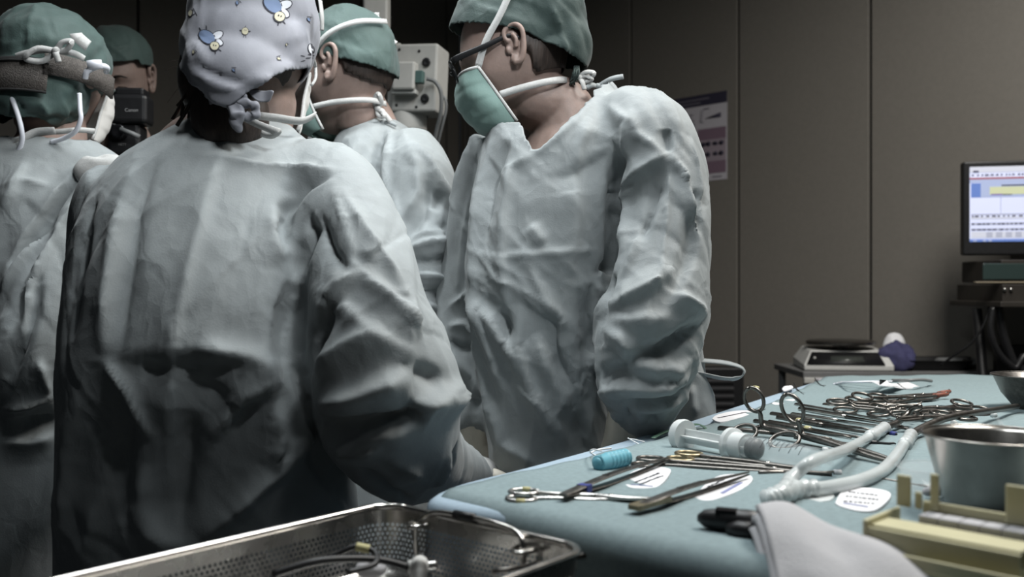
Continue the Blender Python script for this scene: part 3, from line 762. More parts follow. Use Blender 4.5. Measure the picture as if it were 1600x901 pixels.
# ---------------- A : nurse in front
hA = P(397, 66, 1.300); MA = head_frame(hA, 1, -14, 2, .93)
make_body(rootA, MA, [P(402, 160, 1.305), P(385, 195, 1.300), P(370, 250, 1.305)], [P(380, 215, 1.305), P(330, 340, 1.29), P(320, 600, 1.25), P(325, 780, 1.25)],
          [[P(*p) for p in ARM_A], [P(210, 320, 1.31), P(195, 560, 1.45), P(270, 610, 1.66)]], vox=.0045, ears=())
capA, wA = cap(rootA, MA, [((0, -.008, .026), (.096, .116, .112)), ((0, -.036, -.034), (.094, .088, .090)), ((0, -.056, -.090), (.084, .076, .070)), ((0, -.058, -.125), (.060, .060, .045))], lambda c: c.z > -.112+.40*c.y+.85*max(0, abs(c.x)-.01), M['cap_print'], ncr=70, seed=21, crum=((9, .004, (1, 1, 1), 4),),
    strokes=[([(300, 112), (340, 130), (390, 148)], .005, .006, 1), ([(295, 95), (345, 118), (400, 135)], -.004, .006, 1), ([(500, 85), (460, 115), (430, 135)], .006, .008, 1), ([(505, 105), (465, 130), (430, 145)], -.004, .006, 1), ([(290, 10), (300, 60), (330, 110)], .004, .012), ([(460, 0), (450, 60), (445, 110)], -.003, .010), ([(395, 125), (440, 120)], .005, .007, 1)])
# the knot of the cap and its tails
def twist(pix, r0, r1, seed, name='cap_knot'):
    """a strip of cap cloth rolled into a soft cord"""
    path = catmull([P(*p) for p in pix], 7); n = len(path); rn = random.Random(seed)
    t = MB(); t.tube(path, [r0*(1+.25*math.sin(i*.9+seed)) for i in range(n)], 14, [r1*(1+.3*math.sin(i*.7+seed*2)) for i in range(n)], (.2, 1, .3))
    me = bake(t.mesh(name), [('SUBSURF', dict(levels=1))]); crumple(me, ((55, .0035, (1, 1, 1), seed), (110, .0016, (1, 1, 1), seed+4)))
    link(name, local(me, rootA), M['cap_print'], capA)
twist([(352, 150, 1.195), (358, 142, 1.183), (370, 141, 1.177), (378, 150, 1.175), (374, 163, 1.177), (362, 166, 1.181), (354, 158, 1.187)], .0062, .0045, 1)
twist([(366, 148, 1.181), (350, 156, 1.183), (336, 150, 1.187), (330, 146, 1.191), (338, 160, 1.193)], .0095, .0045, 2)
twist([(372, 160, 1.175), (388, 162, 1.171), (400, 168, 1.171), (398, 180, 1.173), (384, 182, 1.173), (374, 176, 1.171)], .0060, .0045, 3)
twist([(374, 164, 1.173), (367, 176, 1.170), (372, 188, 1.171), (364, 197, 1.175)], .0095, .0038, 4)
fl = MB(); fl.grid([[P(x, y, 1.183+.004*math.sin(x*.2)) for x, y in r] for r in ([(388, 140), (402, 141), (416, 143), (430, 140)], [(392, 149), (404, 151), (414, 150), (426, 148)], [(399, 157), (408, 160), (414, 159), (422, 160)])])
link('cap_flap', local(bake(fl.mesh('cap_flap'), [('SUBSURF', dict(levels=2)), ('SOLIDIFY', dict(thickness=.002))]), rootA), M['cap_print'], capA)
# printed motifs on the cap: small winged insects and birds, flat print on the cloth
bvA = BVHTree.FromPolygons([tuple(v.co) for v in wA.vertices], [tuple(p.vertices) for p in wA.polygons])
M['pr_blue'] = mat('print_blue', (0.14, 0.19, 0.30), .9); M['pr_yellow'] = mat('print_yellow', (0.48, 0.45, 0.33), .9)
M['pr_white'] = mat('print_white', (0.55, 0.56, 0.60), .9); PRM = [M['ink'], M['pr_blue'], M['pr_yellow'], M['pr_white']]
def motif(cx, cy, s, ang, kind):
    mb = MB(); ca, sa = math.cos(ang), math.sin(ang)
    def pt(u, v_, lift):
        x, y = cx+(u*ca-v_*sa)*s, cy+(u*sa+v_*ca)*s
        o = Vector((0, 0, CZ)); h = bvA.ray_cast(o, (P(x, y, 1)-o).normalized())
        return None if h[0] is None else h[0]+h[1]*lift*(-1 if h[1].y > 0 else 1)
    def blob(u, v_, ru, rv, a, mi, lift, n=18):
        c = [pt(u+ru*math.cos(t)*math.cos(a)-rv*math.sin(t)*math.sin(a), v_+ru*math.cos(t)*math.sin(a)+rv*math.sin(t)*math.cos(a), lift) for t in [2*math.pi*i/n for i in range(n)]]
        k = pt(u, v_, lift)
        if k is None or any(q is None for q in c): return
        mb.cur = mi; mb.add(c+[k], [(i, (i+1) % n, n) for i in range(n)])
    def lined(u, v_, ru, rv, a, mi, lift):
        blob(u, v_, ru+.07, rv+.07, a, 0, lift); blob(u, v_, ru, rv, a, mi, lift+.0004)
    def stick(u0, v0, u1, v1, w=.045): blob((u0+u1)/2, (v0+v1)/2, math.hypot(u1-u0, v1-v0)/2, w, math.atan2(v1-v0, u1-u0), 0, .0004, 10)
    if kind == 'bee':
        lined(.55, -.35, .42, .24, -.6, 3, .0005); lined(.60, .12, .40, .22, .3, 3, .0005)
        lined(-.15, -.15, .62, .42, .5, 1, .0009); stick(-.35, -.5, -.1, .2, .06); stick(.0, -.45, .15, .2, .06)
        lined(.45, .45, .30, .28, 0, 2, .0013); blob(.38, .42, .04, .05, 0, 0, .0022); blob(.53, .42, .04, .05, 0, 0, .0022); stick(.36, .55, .54, .56, .025)
        stick(-.55, -.45, -.8, -.8); stick(-.25, -.6, -.3, -1.0); stick(.7, .6, .95, .75); stick(.5, .75, .55, 1.0)
    elif kind == 'bird':
        lined(0, 0, .45, .5, 0, 2, .0006); stick(-.1, .5, -.15, .95); stick(.15, .5, .2, .95); stick(-.45, 0, -.8, -.1, .1); stick(.45, 0, .8, -.1, .1); stick(-.1, -.5, .05, -.85); blob(-.1, -.12, .06, .06, 0, 0, .0016); blob(.14, -.12, .06, .06, 0, 0, .0016)
    else:
        stick(-.6, -.2, .3, -.5); stick(.0, -.4, .3, .4); stick(-.4, .3, .5, .5); lined(-.1, .1, .3, .18, .4, 1 if kind == 'b' else 2, .0005)
    if mb.v: link('printed_motif', local(mb.mesh('printed_motif'), rootA), PRM, capA)
for a in [(428, 12, 26, .3, 'bee'), (327, 62, 22, .1, 'bee'), (383, 49, 11, .1, 'bird'), (488, 88, 18, -1.2, 'bee'), (483, 30, 10, .5, 'b'), (436, 91, 9, 0, 'y'), (366, 109, 9, .3, 'b'), (304, 82, 9, 1.2, 'y'), (300, 22, 16, 1.4, 'y'), (372, 5, 10, 1.0, 'b'), (448, 70, 6, 1.0, 'y')]: motif(*a)
# hair under the cap
def hair_shell(root, Mx, keep, off=.005, name='hair', parent=None):
    mb = MB(); mb.rings(head_grid(off, 72, 50)); me = mb.mesh(name)
    bm = bmesh.new(); bm.from_mesh(me)
    bmesh.ops.delete(bm, geom=[f for f in bm.faces if not keep(f.calc_center_median())], context='FACES'); bmesh.ops.delete(bm, geom=[v for v in bm.verts if not v.link_faces], context='VERTS')
    
    for e in range(12): bmesh.ops.smooth_vert(bm, verts=[v for v in bm.verts if v.is_boundary], factor=.5, use_axis_x=True, use_axis_y=True, use_axis_z=True)
    bm.to_mesh(me); bm.free(); me.transform(Mx); crumple(me, ((60, .003, (1, 1, .2), 6),))
    return link(name, local(bake(me, [('SOLIDIFY', dict(thickness=.003, offset=1))]), root), M['hair'], parent or root)
hrA = hair_shell(rootA, MA, lambda c: c.y < -.01 and c.z > -.10+.2*abs(c.x) and c.z < .02, .004)
nb = MB(); nb.ellipsoid(MA @ Vector((-.010, -.042, -.140)), (.052, .040, .055), 28, 18); nb.ellipsoid(MA @ Vector((-.058, -.040, -.080)), (.030, .035, .055), 20, 14)
nme = remesh(nb, .005, 3); crumple(nme, ((50, .005, (1, 1, .15), 3),)); link('nape_hair', local(nme, rootA), M['hair'], hrA)
hk = MB(); rnd = random.Random(4)
for i in range(46):                                      # loose hair hanging below the cap on the left
    x0 = rnd.uniform(296, 345); y0 = 110+(x0-296)*.55; Y0 = rnd.uniform(1.215, 1.295)
    x1 = x0+rnd.uniform(-26, 4)*(.4+rnd.random()); y1 = y0+rnd.uniform(45, 85)
    hk.tube(catmull([P(x0, y0, Y0), P((x0+x1)/2+rnd.uniform(-3, 8), (y0+y1)/2, Y0), P(x1, y1, Y0+rnd.uniform(-.01, .01))], 4), rnd.uniform(.0006, .0028) if i > 12 else .0004, 5)
for y0, x1, y1 in ((100, 262, 97), (104, 258, 110), (130, 262, 160)): hk.tube(catmull([P(292, y0, 1.2), P(276, (y0+y1)/2-4, 1.2), P(x1, y1, 1.2)], 4), .00025, 4)
link('hair_strands', local(hk.mesh('hair_strands'), rootA), M['hair'], hrA)
# white mask and its ties at the nape
mkA, eL, eR = mask(rootA, MA, M['mask_white'], wide=1.05)
cA = MA @ Vector((0, -.01, -.07))
band_px(rootA, 'mask_tie', [(492, 180, 1.290), (470, 189, 1.245), (430, 184, 1.215), (395, 180, 1.205), (362, 178, 1.205)], .011, M['tie'], cA, parent=mkA)
band_px(rootA, 'mask_tie', [(368, 178, 1.200), (345, 168, 1.197), (325, 178, 1.203), (308, 179, 1.211)], .012, M['tie'], cA, parent=mkA)
band_px(rootA, 'mask_tie', [(378, 182, 1.195), (405, 195, 1.190), (428, 204, 1.193), (434, 206, 1.200), (424, 212, 1.203), (408, 208, 1.201)], .010, M['tie'], cA, parent=mkA)
band_px(rootA, 'mask_tie', [(500, 0, 1.255), (503, 25, 1.250), (503, 48, 1.255)], .008, M['tie'], hA, parent=mkA)
# clear side guard of her glasses at the right cheek
gl = MB(); gl.tube(catmull([MA @ Vector((.079, .012, .006)), MA @ Vector((.080, .060, .0)), MA @ Vector((.075, .098, -.004))], 4), .0026, 8); go = link('glasses', local(gl.mesh('glasses'), rootA), M['tie'], rootA)
g2 = MB(); g2.tube(catmull([MA @ Vector(p) for p in ((.078, .070, .004), (.082, .066, -.022), (.078, .060, -.038))], 4), .0022, 8)
link('side_guard', local(g2.mesh('side_guard'), rootA), M['tie'], go)
hm = hand_mb(P(738, 741, 1.455), P(770, 745, 1.56)-P(738, 741, 1.455), (0, -.2, 1), 1, 1.0, .45)
link('glove', local(remesh(hm, .0032, 3), rootA), M['glove'], rootA)
cf = MB(); cf.tube([P(736, 741, 1.445), P(752, 742, 1.50)], [.031, .030], 20); link('glove_cuff', local(cf.mesh('glove_cuff'), rootA), M['tie'], rootA)

# ---------------- D : woman with glasses
hD = P(799, 88, 1.585); MD = head_frame(hD, 90, -20, 0, .92)
make_body(rootD, MD, [P(868, 165, 1.595), P(885, 200, 1.60), P(888, 260, 1.60)], [P(890, 215, 1.60), P(885, 330, 1.60), P(870, 560, 1.61), P(872, 720, 1.62)],
          [[P(1020, 235, 1.50), P(1043, 350, 1.455), P(1018, 510, 1.42), P(1003, 610, 1.425), P(992, 664, 1.435)], [P(765, 250, 1.675), P(735, 360, 1.695), P(722, 510, 1.685), P(738, 610, 1.655), P(742, 668, 1.63)]], vox=.0036, side=(0, 1, 0), ts=.74)
capD, _ = cap(rootD, MD, [((0, -.006, .030), (.087, .114, .110)), ((0, -.086, .052), (.080, .072, .100)), ((0, -.106, .000), (.068, .046, .076)), ((0, -.066, -.030), (.074, .056, .050))], lambda c: c.z > .030+.62*c.y-.30*max(0, -c.y-.03), M['cap_dark'], ncr=70, seed=31,
    strokes=[([(712, 32), (760, 46), (800, 56)], .002, .005, 1), ([(800, 62), (850, 82), (885, 100)], .004, .006, 1), ([(790, 35), (840, 60), (880, 85)], -.003, .006, 1), ([(858, 0), (875, 40), (888, 95)], .006, .006, 1), ([(900, 20), (915, 60), (920, 90)], -.003, .010), ([(740, 5), (790, 25), (830, 40)], .003, .008, 1)])
hair_shell(rootD, MD, lambda c: c.y < -.020 and c.z > -.062 and c.z < .05, .003)
mkD, eL, eR = mask(rootD, MD, M['mask'], wide=1.04, bot=-.128)
cD = MD @ Vector((0, 0, 0))
tp = MD @ Vector((-.0785, .038, -.022))
band(rootD, 'mask_tie', [MD @ Vector(p) for p in ((-.071, .068, -.014), (-.079, .040, .022), (-.088, .000, .056), (-.086, -.036, .094), (-.060, -.060, .126))], .0115, M['tie'], lambda t: MD.to_3x3() @ Vector((-1, 0, .1+.5*t)), parent=mkD)
band(rootD, 'mask_tie', [MD @ Vector(p) for p in ((-.072, .048, -.074), (-.074, .010, -.076), (-.066, -.040, -.080), (-.040, -.072, -.082), (.0, -.085, -.082))], .0115, M['tie'], lambda t: MD.to_3x3() @ Vector((-1+t, -t*1.2, 0)), parent=mkD)
bow(rootD, 'mask_tie_bow', P(905, 122, 1.555), 1.0, M['tie'], [((.024, -.01, .006), 'loop'), ((.020, -.01, -.004), 'loop'), ((.008, -.012, -.022), 'tail')], mkD)
tf = MB(); rnd = random.Random(9)
for i in range(26): 
    c0 = P(901+rnd.uniform(-4, 4), 103, 1.55); tf.tube(catmull([c0, P(900+rnd.uniform(-6, 6), 115, 1.545+rnd.uniform(-.006, .006)), P(898+rnd.uniform(-9, 6), 128+rnd.uniform(-5, 5), 1.55)], 3), .0011, 5)
link('cap_gather', local(tf.mesh('cap_gather'), rootD), M['cap_dark'], capD)
# gown ties behind the neck
bow(rootD, 'gown_tie', P(934, 136, 1.56), 1.1, M['gown'], [((.038, -.01, .014), 'tail'), ((.022, -.01, -.010), 'tail'), ((-.018, -.012, -.004), 'tail')])
# glasses
gs = empty_part = MB()
def rim(sx):
    o = []
    for i in range(24):
        a = 2*math.pi*i/24; c, q = math.cos(a), math.sin(a); k = (abs(c)**3.5+abs(q)**3.5)**(-1/3.5)
        o.append(Vector((sx*(.034+.027*c*k), .112-.10*abs(.034+.027*c*k)*.35, .000+.0185*q*k)))
    return o
glf = MB()
for sx in (-1, 1):
    r = rim(sx); glf.tube([MD @ p for p in r+[r[0]]], .0021, 8)
    glf.tube(catmull([MD @ Vector((sx*.061, .106, .012)), MD @ Vector((sx*.073, .098, .013)), MD @ Vector((sx*.081, .045, .014)), MD @ Vector((sx*.082, .000, .017)), MD @ Vector((sx*.082, -.018, .006))], 4), lerp_list([.0052, .0055, .0048, .0036, .003], 4), 10, .0019, MD.to_3x3() @ Vector((1, 0, 0)))
glf.tube([MD @ Vector((-.008, .114, .006)), MD @ Vector((0, .117, .009)), MD @ Vector((.008, .114, .006))], .0024, 8)
for sx in (-1, 1): glf.tube([MD @ Vector((sx*.010, .1125, .016)), MD @ Vector((sx*.034, .1125, .019)), MD @ Vector((sx*.060, .107, .016))], .0042, 8, .0026, MD.to_3x3() @ Vector((0, 1, 0)))
gob = link('glasses', local(glf.mesh('glasses'), rootD), M['glasses'], rootD)
for sx in (-1, 1):
    lb = MB(); r = [MD @ p for p in rim(sx)]; lb.add(r, [tuple(range(24))]); link('lens', local(bake(lb.mesh('lens', False), [('SOLIDIFY', dict(thickness=.0012))]), rootD), M['glass'], gob)
# eyes and lashes
def eyes(root, Mx):
    for sx in (-1, 1):
        e = MB(); e.tube(catmull([Mx @ Vector((sx*(.031+u), .0850-abs(u)*.14, -.004-u*u*8)) for u in (-.013, -.006, 0, .006, .013)], 3), .0011, 6)
        for i in range(9):
            u = -.012+.003*i; a = Mx @ Vector((sx*(.031+u), .0852-abs(u)*.14, -.004-u*u*8)); e.tube([a, a+(Mx.to_3x3() @ Vector((sx*u*.2, .006, -.003)))], [.0006, .0002], 4)
        link('eyelash', local(e.mesh('eyelash'), root), M['hair'], root)
        b = MB(); b.tube(catmull([Mx @ Vector((sx*(.031+u), .0925-abs(u-.0)*.22, .020+.004*math.cos(u*90))) for u in (-.018, -.008, .004, .018)], 3), lerp_list([.0028, .0032, .0028, .0010], 3), 8)
        link('eyebrow', local(b.mesh('eyebrow'), root), M['hair'], root)
eyes(rootD, MD)
# gloved hands with wide pale cuffs
for wp, dd, bk, th in ((P(978, 690, 1.445), P(958, 745, 1.445)-P(978, 690, 1.445), (.3, -1, 0), -1), (P(741, 684, 1.63), P(742, 760, 1.62)-P(741, 684, 1.63), (-.6, -1, 0), 1)):
    link('glove', local(remesh(hand_mb(wp, dd, bk, th, .95, .4), .0034, 3), rootD), M['glove'], rootD)
def cuff(pa, pb, ra, rb, root):
    a, b = Vector(pa), Vector(pb); mb = MB()
    mb.tube([a, a.lerp(b, .1), a.lerp(b, .5), b], [ra+.002, ra, (ra+rb)/2, rb], 28, [(ra+.002)*.8, ra*.8, (ra+rb)/2*.8, rb*.8], (0, 1, 0), caps=False)
    me = bake(mb.mesh('glove_cuff'), [('SUBSURF', dict(levels=2)), ('SOLIDIFY', dict(thickness=.0012))]); crumple(me, ((40, .003, (1, 1, .3), 3),))
    link('glove_cuff', local(me, root), M['glove'], root)
cuff(P(996, 654, 1.434), P(972, 715, 1.45), .046, .036, rootD); cuff(P(742, 658, 1.635), P(741, 708, 1.63), .039, .031, rootD)
# belt loop standing out behind the gown
band(rootD, 'belt', [P(1062, 562, 1.68), P(1095, 563, 1.68), P(1130, 566, 1.68), P(1155, 572, 1.68), P(1163, 580, 1.68), P(1155, 590, 1.68), P(1130, 591, 1.67), P(1095, 584, 1.665), P(1066, 580, 1.66)], .014, M['gown'], lambda t: Vector((.9 if .3 < t < .68 else 0, -.45, 1 if t < .5 else -1)), thick=.002)
# small ties on the gown's shoulder, collar band
# ---------------- E : man in profile
hE = P(539, 112, 1.90); ME = head_frame(hE, 74, -10, 0, 1.0)
make_body(rootE, ME, [P(566, 175, 1.92), P(578, 210, 1.93), P(585, 250, 1.93)], [P(590, 235, 1.93), P(600, 330, 1.93), P(600, 560, 1.93), P(600, 720, 1.93)],
          [[P(655, 290, 1.82), P(655, 490, 1.76), P(470, 560, 1.70)], [P(560, 270, 2.05), P(560, 480, 2.08), P(480, 540, 2.0)]], vox=.0042, side=(0, 1, 0), ts=.8)
capE, _ = cap(rootE, ME, [((0, -.008, .024), (.086, .110, .108)), ((0, -.030, .0), (.083, .085, .085))], lambda c: c.z > .012+.44*min(c.y, .04)+.012*(c.y > .04), M['cap_green'], ncr=45, seed=41,
    strokes=[([(540, 105), (565, 122), (600, 140)], .003, .005, 1), ([(540, 96), (570, 112), (603, 130)], -.003, .004, 1), ([(510, 60), (545, 75), (600, 95)], .002, .010)])
hair_shell(rootE, ME, lambda c: c.y < -.022 and c.z > -.028+.50*(c.y+.02) and c.z < .06, .003)
mkE, eL, eR = mask(rootE, ME, M['mask'], wide=1.04)
band(rootE, 'mask_tie', [ME @ Vector(p) for p in ((-.071, .068, -.014), (-.083, .026, .024), (-.090, -.020, .052), (-.072, -.075, .066), (-.02, -.116, .070))], .011, M['tie'], lambda t: ME.to_3x3() @ Vector((-1+t*.9, -t, .2)), parent=mkE)
band(rootE, 'mask_tie', [ME @ Vector(p) for p in ((-.072, .048, -.076), (-.073, .000, -.078), (-.060, -.045, -.082), (-.038, -.068, -.084), (.0, -.078, -.086))], .011, M['tie'], lambda t: ME.to_3x3() @ Vector((-1+t, -t*1.2, 0)), parent=mkE)
bow(rootE, 'mask_tie_bow', P(590, 170, 1.86), 1.25, M['tie'], [((.002, -.01, .022), 'loop'), ((.010, -.01, -.014), 'loop'), ((.022, -.006, -.022), 'tail')], mkE)
bow(rootE, 'mask_tie_bow', P(592, 58, 1.88), 1.2, M['tie'], [((-.003, -.005, .040), 'tail'), ((.012, -.004, .008), 'loop'), ((.030, -.004, -.012), 'tail')], mkE)
bow(rootE, 'gown_tie', P(597, 192, 1.86), 1.0, M['gown'], [((.030, -.008, -.006), 'tail'), ((-.024, -.01, -.003), 'tail')])
eyes(rootE, ME)
link('glove', local(remesh(hand_mb(P(475, 560, 1.70), P(430, 575, 1.70)-P(475, 560, 1.70), (0, -.3, 1), 1, 1, .5), .004, 3), rootE), M['glove'], rootE)

# ---------------- B : surgeon with the headlamp
hB = P(84, 112, 1.76); MBm = head_frame(hB, -12, -8, 0, 1.0)
make_body(rootB, MBm, [P(88, 205, 1.76), P(80, 230, 1.75), P(75, 270, 1.74)], [P(75, 250, 1.74), P(60, 340, 1.73), P(50, 600, 1.73), P(50, 760, 1.73)],
          [[P(150, 300, 1.70), P(65, 600, 1.64), P(200, 640, 1.90)], [P(-100, 320, 1.73), P(-145, 540, 1.78), P(-40, 620, 1.95)]], vox=.005)
capB, _ = cap(rootB, MBm, [((0, -.010, .022), (.098, .114, .094)), ((-.004, -.036, -.050), (.094, .090, .078)), ((-.006, -.052, -.085), (.080, .072, .050))], lambda c: c.z > -.122+.75*max(0, c.y+.03)-.15*min(0, c.x) and c.y < .075, M['cap_green'], ncr=110, seed=51, crum=((20, .008, (1, 1, 1), 5), (40, .004, (1, 1, 1), 7)),
    strokes=[([(60, 155), (75, 175), (70, 195)], .008, .008), ([(95, 150), (105, 175), (100, 190)], .007, .008), ([(20, 150), (40, 175)], -.008, .010), ([(120, 160), (130, 180)], .006, .008), ([(40, 180), (80, 185), (120, 180)], -.006, .008), ([(82, 30), (95, 60), (90, 85)], .003, .006, 1), ([(40, 45), (35, 80)], -.003, .006), ([(40, 198), (90, 205), (140, 190)], .005, .005, 1)])
# mesh headband around the cap, pad, bow of the cap ribbon
def ring_band(c, rx, ry, z0, z1, a0, a1, Mx, tilt=0.0, n=40):
    rows = [[], []]
    for i in range(n+1):
        a = math.radians(a0+(a1-a0)*i/n)
        for k, z in enumerate((z0, z1)): rows[k].append(Mx @ Vector((c[0]+rx*math.sin(a), c[1]-ry*math.cos(a), z+tilt*math.sin(a))))
    mb = MB(); mb.grid([rows[0], [p.lerp(q, .5) for p, q in zip(*rows)], rows[1]]); return mb
hb = link('headband', local(bake(ring_band((0, -.008), .109, .126, -.084, -.030, -100, 42, MBm, .004).mesh('headband'), [('SOLIDIFY', dict(thickness=.005))]), rootB), M['mesh_band'], rootB)
link('headband_pad', local(bake(ring_band((0, -.008), .108, .124, -.034, -.022, -60, 40, MBm, .004).mesh('headband_pad'), [('SOLIDIFY', dict(thickness=.004))]), rootB), M['band_dark'], hb)
link('headband_strap', local(bake(ring_band((0, -.008), .111, .128, -.054, -.014, 38, 112, MBm, .010).mesh('headband_strap'), [('SOLIDIFY', dict(thickness=.005))]), rootB), M['mesh_band'], hb)
for z in (-.084, -.031):
    r = ring_band((0, -.008), .1105, .1275, z, z+.001, -100, 42, MBm, .004); t = MB(); t.tube([Vector(p) for p in r.v[:41]], .0022, 6); link('headband_piping', local(t.mesh('headband_piping'), rootB), M['band_dark'], hb)
mkB, eL, eR = mask(rootB, MBm, M['mask_white'], wide=1.04)
band_px(rootB, 'cap_ribbon', [(12, 96, 1.655), (25, 88, 1.640), (45, 82, 1.632), (70, 78, 1.628), (90, 80, 1.630), (115, 83, 1.640), (132, 92, 1.655)], .011, M['tie'], hB, parent=capB)
bow(rootB, 'cap_bow', P(88, 80, 1.622), 1.3, M['tie'], [((-.040, -.004, -.010), 'loop'), ((.022, -.004, .012), 'loop'), ((.006, -.006, -.016), 'tail')], capB)
for pix, w in (([(118, 52, 1.63), (124, 60, 1.628), (138, 72, 1.64)], .022), ([(10, 60, 1.65), (14, 70, 1.648), (16, 86, 1.648)], .014)): band_px(rootB, 'cap_tape', pix, w, M['tie'], hB, parent=capB, thick=.0006)
band_px(rootB, 'mask_tie', [(148, 205, 1.72), (125, 203, 1.69), (100, 205, 1.675), (75, 207, 1.67), (55, 210, 1.668)], .010, M['tie'], MBm @ Vector((0, -.02, -.09)), parent=mkB)
band_px(rootB, 'mask_tie', [(86, 204, 1.663), (58, 206, 1.66), (38, 216, 1.655), (22, 232, 1.655), (16, 248, 1.66)], .014, M['tie'], MBm @ Vector((0, -.02, -.09)), parent=mkB)
# white cables of the headlamp
for pix, r in (([(0, 122, 1.64), (12, 140, 1.635), (24, 168, 1.63), (33, 200, 1.632), (34, 222, 1.64), (24, 246, 1.65)], .0045), ([(124, 146, 1.64), (125, 170, 1.636), (126, 186, 1.636), (118, 205, 1.642), (100, 216, 1.650), (80, 222, 1.655)], .0042), ([(133, 122, 1.645), (136, 112, 1.640), (146, 106, 1.645), (158, 103, 1.66), (167, 106, 1.675), (166, 112, 1.69)], .0055)):
    t = MB(); t.tube(catmull([P(*p) for p in pix], 6), r, 10); link('headlamp_cable', local(t.mesh('headlamp_cable'), rootB), M['cable_white'], hb)
t = MB(); t.lathe(P(148, 101, 1.64), [(.003, -.012), (.008, -.012), (.009, 0), (.008, .012), (.003, .012)], 14, (1, .3, .15), (True, True)); link('headlamp_connector', local(t.mesh('headlamp_connector'), rootB), M['cable_white'], hb)
# ---------------- C : person with the camera
hC = P(184, 122, 2.40); MC = head_frame(hC, 187, -24, 0, 1.0)
sw = MB(); sw.ellipsoid(P(160, 266, 1.64), (.050, .030, .030), 28, 16); swm = sw.mesh('shoulder_towel'); crumple(swm, ((16, .02, (1, 1, 1), 4), (40, .006, (1, 1, 1), 5))); link('shoulder_towel', local(swm, rootB), M['tie'], rootB)
make_body(rootC, MC, [P(186, 212, 2.44), P(188, 240, 2.45), P(188, 270, 2.45)], [P(188, 260, 2.45), P(188, 320, 2.45), P(190, 500, 2.45), P(190, 620, 2.45)],
          [[P(122, 290, 2.40), P(112, 395, 2.28), P(146, 250, 2.17)], [P(262, 290, 2.40), P(264, 385, 2.28), P(226, 265, 2.19)]], vox=.0045, side=(-1, 0, 0))
capC, _ = cap(rootC, MC, [((0, -.006, .026), (.088, .110, .108)), ((0, -.03, .0), (.084, .085, .085))], lambda c: c.z > .030+.30*min(c.y, .05)+.012*(c.y > .05), M['cap_green'], ncr=45, seed=61, strokes=[([(150, 66), (180, 75), (215, 66)], .003, .005, 1), ([(160, 60), (190, 85), (205, 100)], .003, .005, 1), ([(212, 65), (190, 80), (170, 96)], -.003, .005, 1)])
mask(rootC, MC, M['mask'], wide=1.04); eyes(rootC, MC)
for wp, dd, bk, th in ((P(146, 250, 2.17), P(156, 215, 2.13)-P(146, 250, 2.17), (-.6, -1, 0), 1), (P(226, 266, 2.19), P(212, 225, 2.15)-P(226, 266, 2.19), (.6, -1, 0), -1)):
    link('hand', local(remesh(hand_mb(wp, dd, bk, th, .95, .65), .004, 3), rootC), M['skin'], rootC)
# ------------------------------------------------------------------ instrument table and its drapes
TZ = 1.0
M['drape_teal'] = mat('drape_teal', (0.190, 0.250, 0.263), 0.85, noise=0.10, nscale=140, bump=0.35, bscale=900)
M['drape_pale'] = mat('drape_pale', (0.28, 0.36, 0.43), 0.85, noise=0.06, nscale=120, bump=0.25, bscale=900)
M['steel'] = mat('instrument_steel', (0.50, 0.49, 0.47), 0.30, metal=1.0, noise=0.15, nscale=90, rough_var=0.12)
M['steel_dark'] = mat('instrument_steel_worn', (0.17, 0.16, 0.148), 0.36, metal=1.0, noise=0.25, nscale=120, rough_var=0.12)
M['steel_bright'] = mat('polished_steel', (0.55, 0.53, 0.50), 0.20, metal=1.0, noise=0.08, nscale=60, rough_var=0.06)
M['gold'] = mat('gold_rings', (0.34, 0.28, 0.18), 0.38, metal=1.0, noise=0.2, nscale=150)
M['tag_white'] = mat('tag_paper', (0.70, 0.70, 0.72), 0.6, noise=0.04)
M['tag_blue'] = mat('tag_print_blue', (0.20, 0.22, 0.40), 0.7)
M['clear'] = mat('clear_plastic', (0.72, 0.77, 0.78), 0.10, alpha=0.13, spec=0.8)
M['clear_soft'] = mat('translucent_tubing', (0.66, 0.70, 0.70), 0.22, alpha=0.72, spec=0.8, noise=0.04)
M['milky'] = mat('milky_plastic', (0.80, 0.83, 0.83), 0.35, trans=0.35, ior=1.2, noise=0.04)
M['rubber_red'] = mat('rubber_red', (0.22, 0.075, 0.05), 0.6, noise=0.15)
M['tape_yellow'] = mat('tape_yellow', (0.45, 0.42, 0.22), 0.7)
M['tape_blue'] = mat('tape_blue', (0.035, 0.045, 0.20), 0.6)
M['blue_clear'] = mat('blue_translucent', (0.22, 0.55, 0.66), 0.3, trans=0.35, ior=1.35)
M['leaf_green'] = mat('strip_green', (0.07, 0.14, 0.10), 0.5)
M['thread_white'] = mat('thread_white', (0.75, 0.77, 0.78), 0.7)
M['yellow_plastic'] = mat('yellow_plastic', (0.50, 0.47, 0.30), 0.5, noise=0.05)
M['gauze'] = mat('gauze_white', (0.43, 0.427, 0.44), 0.95, noise=0.03, bump=0.4, bscale=500)
M['white_plastic'] = mat('white_plastic', (0.52, 0.52, 0.50), 0.45, noise=0.04)
M['grey_plastic'] = mat('grey_plastic', (0.16, 0.165, 0.165), 0.5, noise=0.05)

def poly_pts(pix, z=TZ): return [PT(x, y, z) for x, y in pix]
left_pale = [PT(650, 783, TZ), PT(672, 770, TZ), PT(705, 755, TZ), PT(800, 733, TZ), PT(960, 690, TZ), PT(1050, 664, TZ), PT(1180, 623, TZ), PT(1288, 590, TZ)]
front_right = Vector((0.47, 0.56, TZ)); back_right = Vector((1.62, 2.31, TZ))
tbl = empty('instrument_table', Vector((0.55, 1.4, 0)), 'long instrument table covered by blue and teal drapes', 'table')
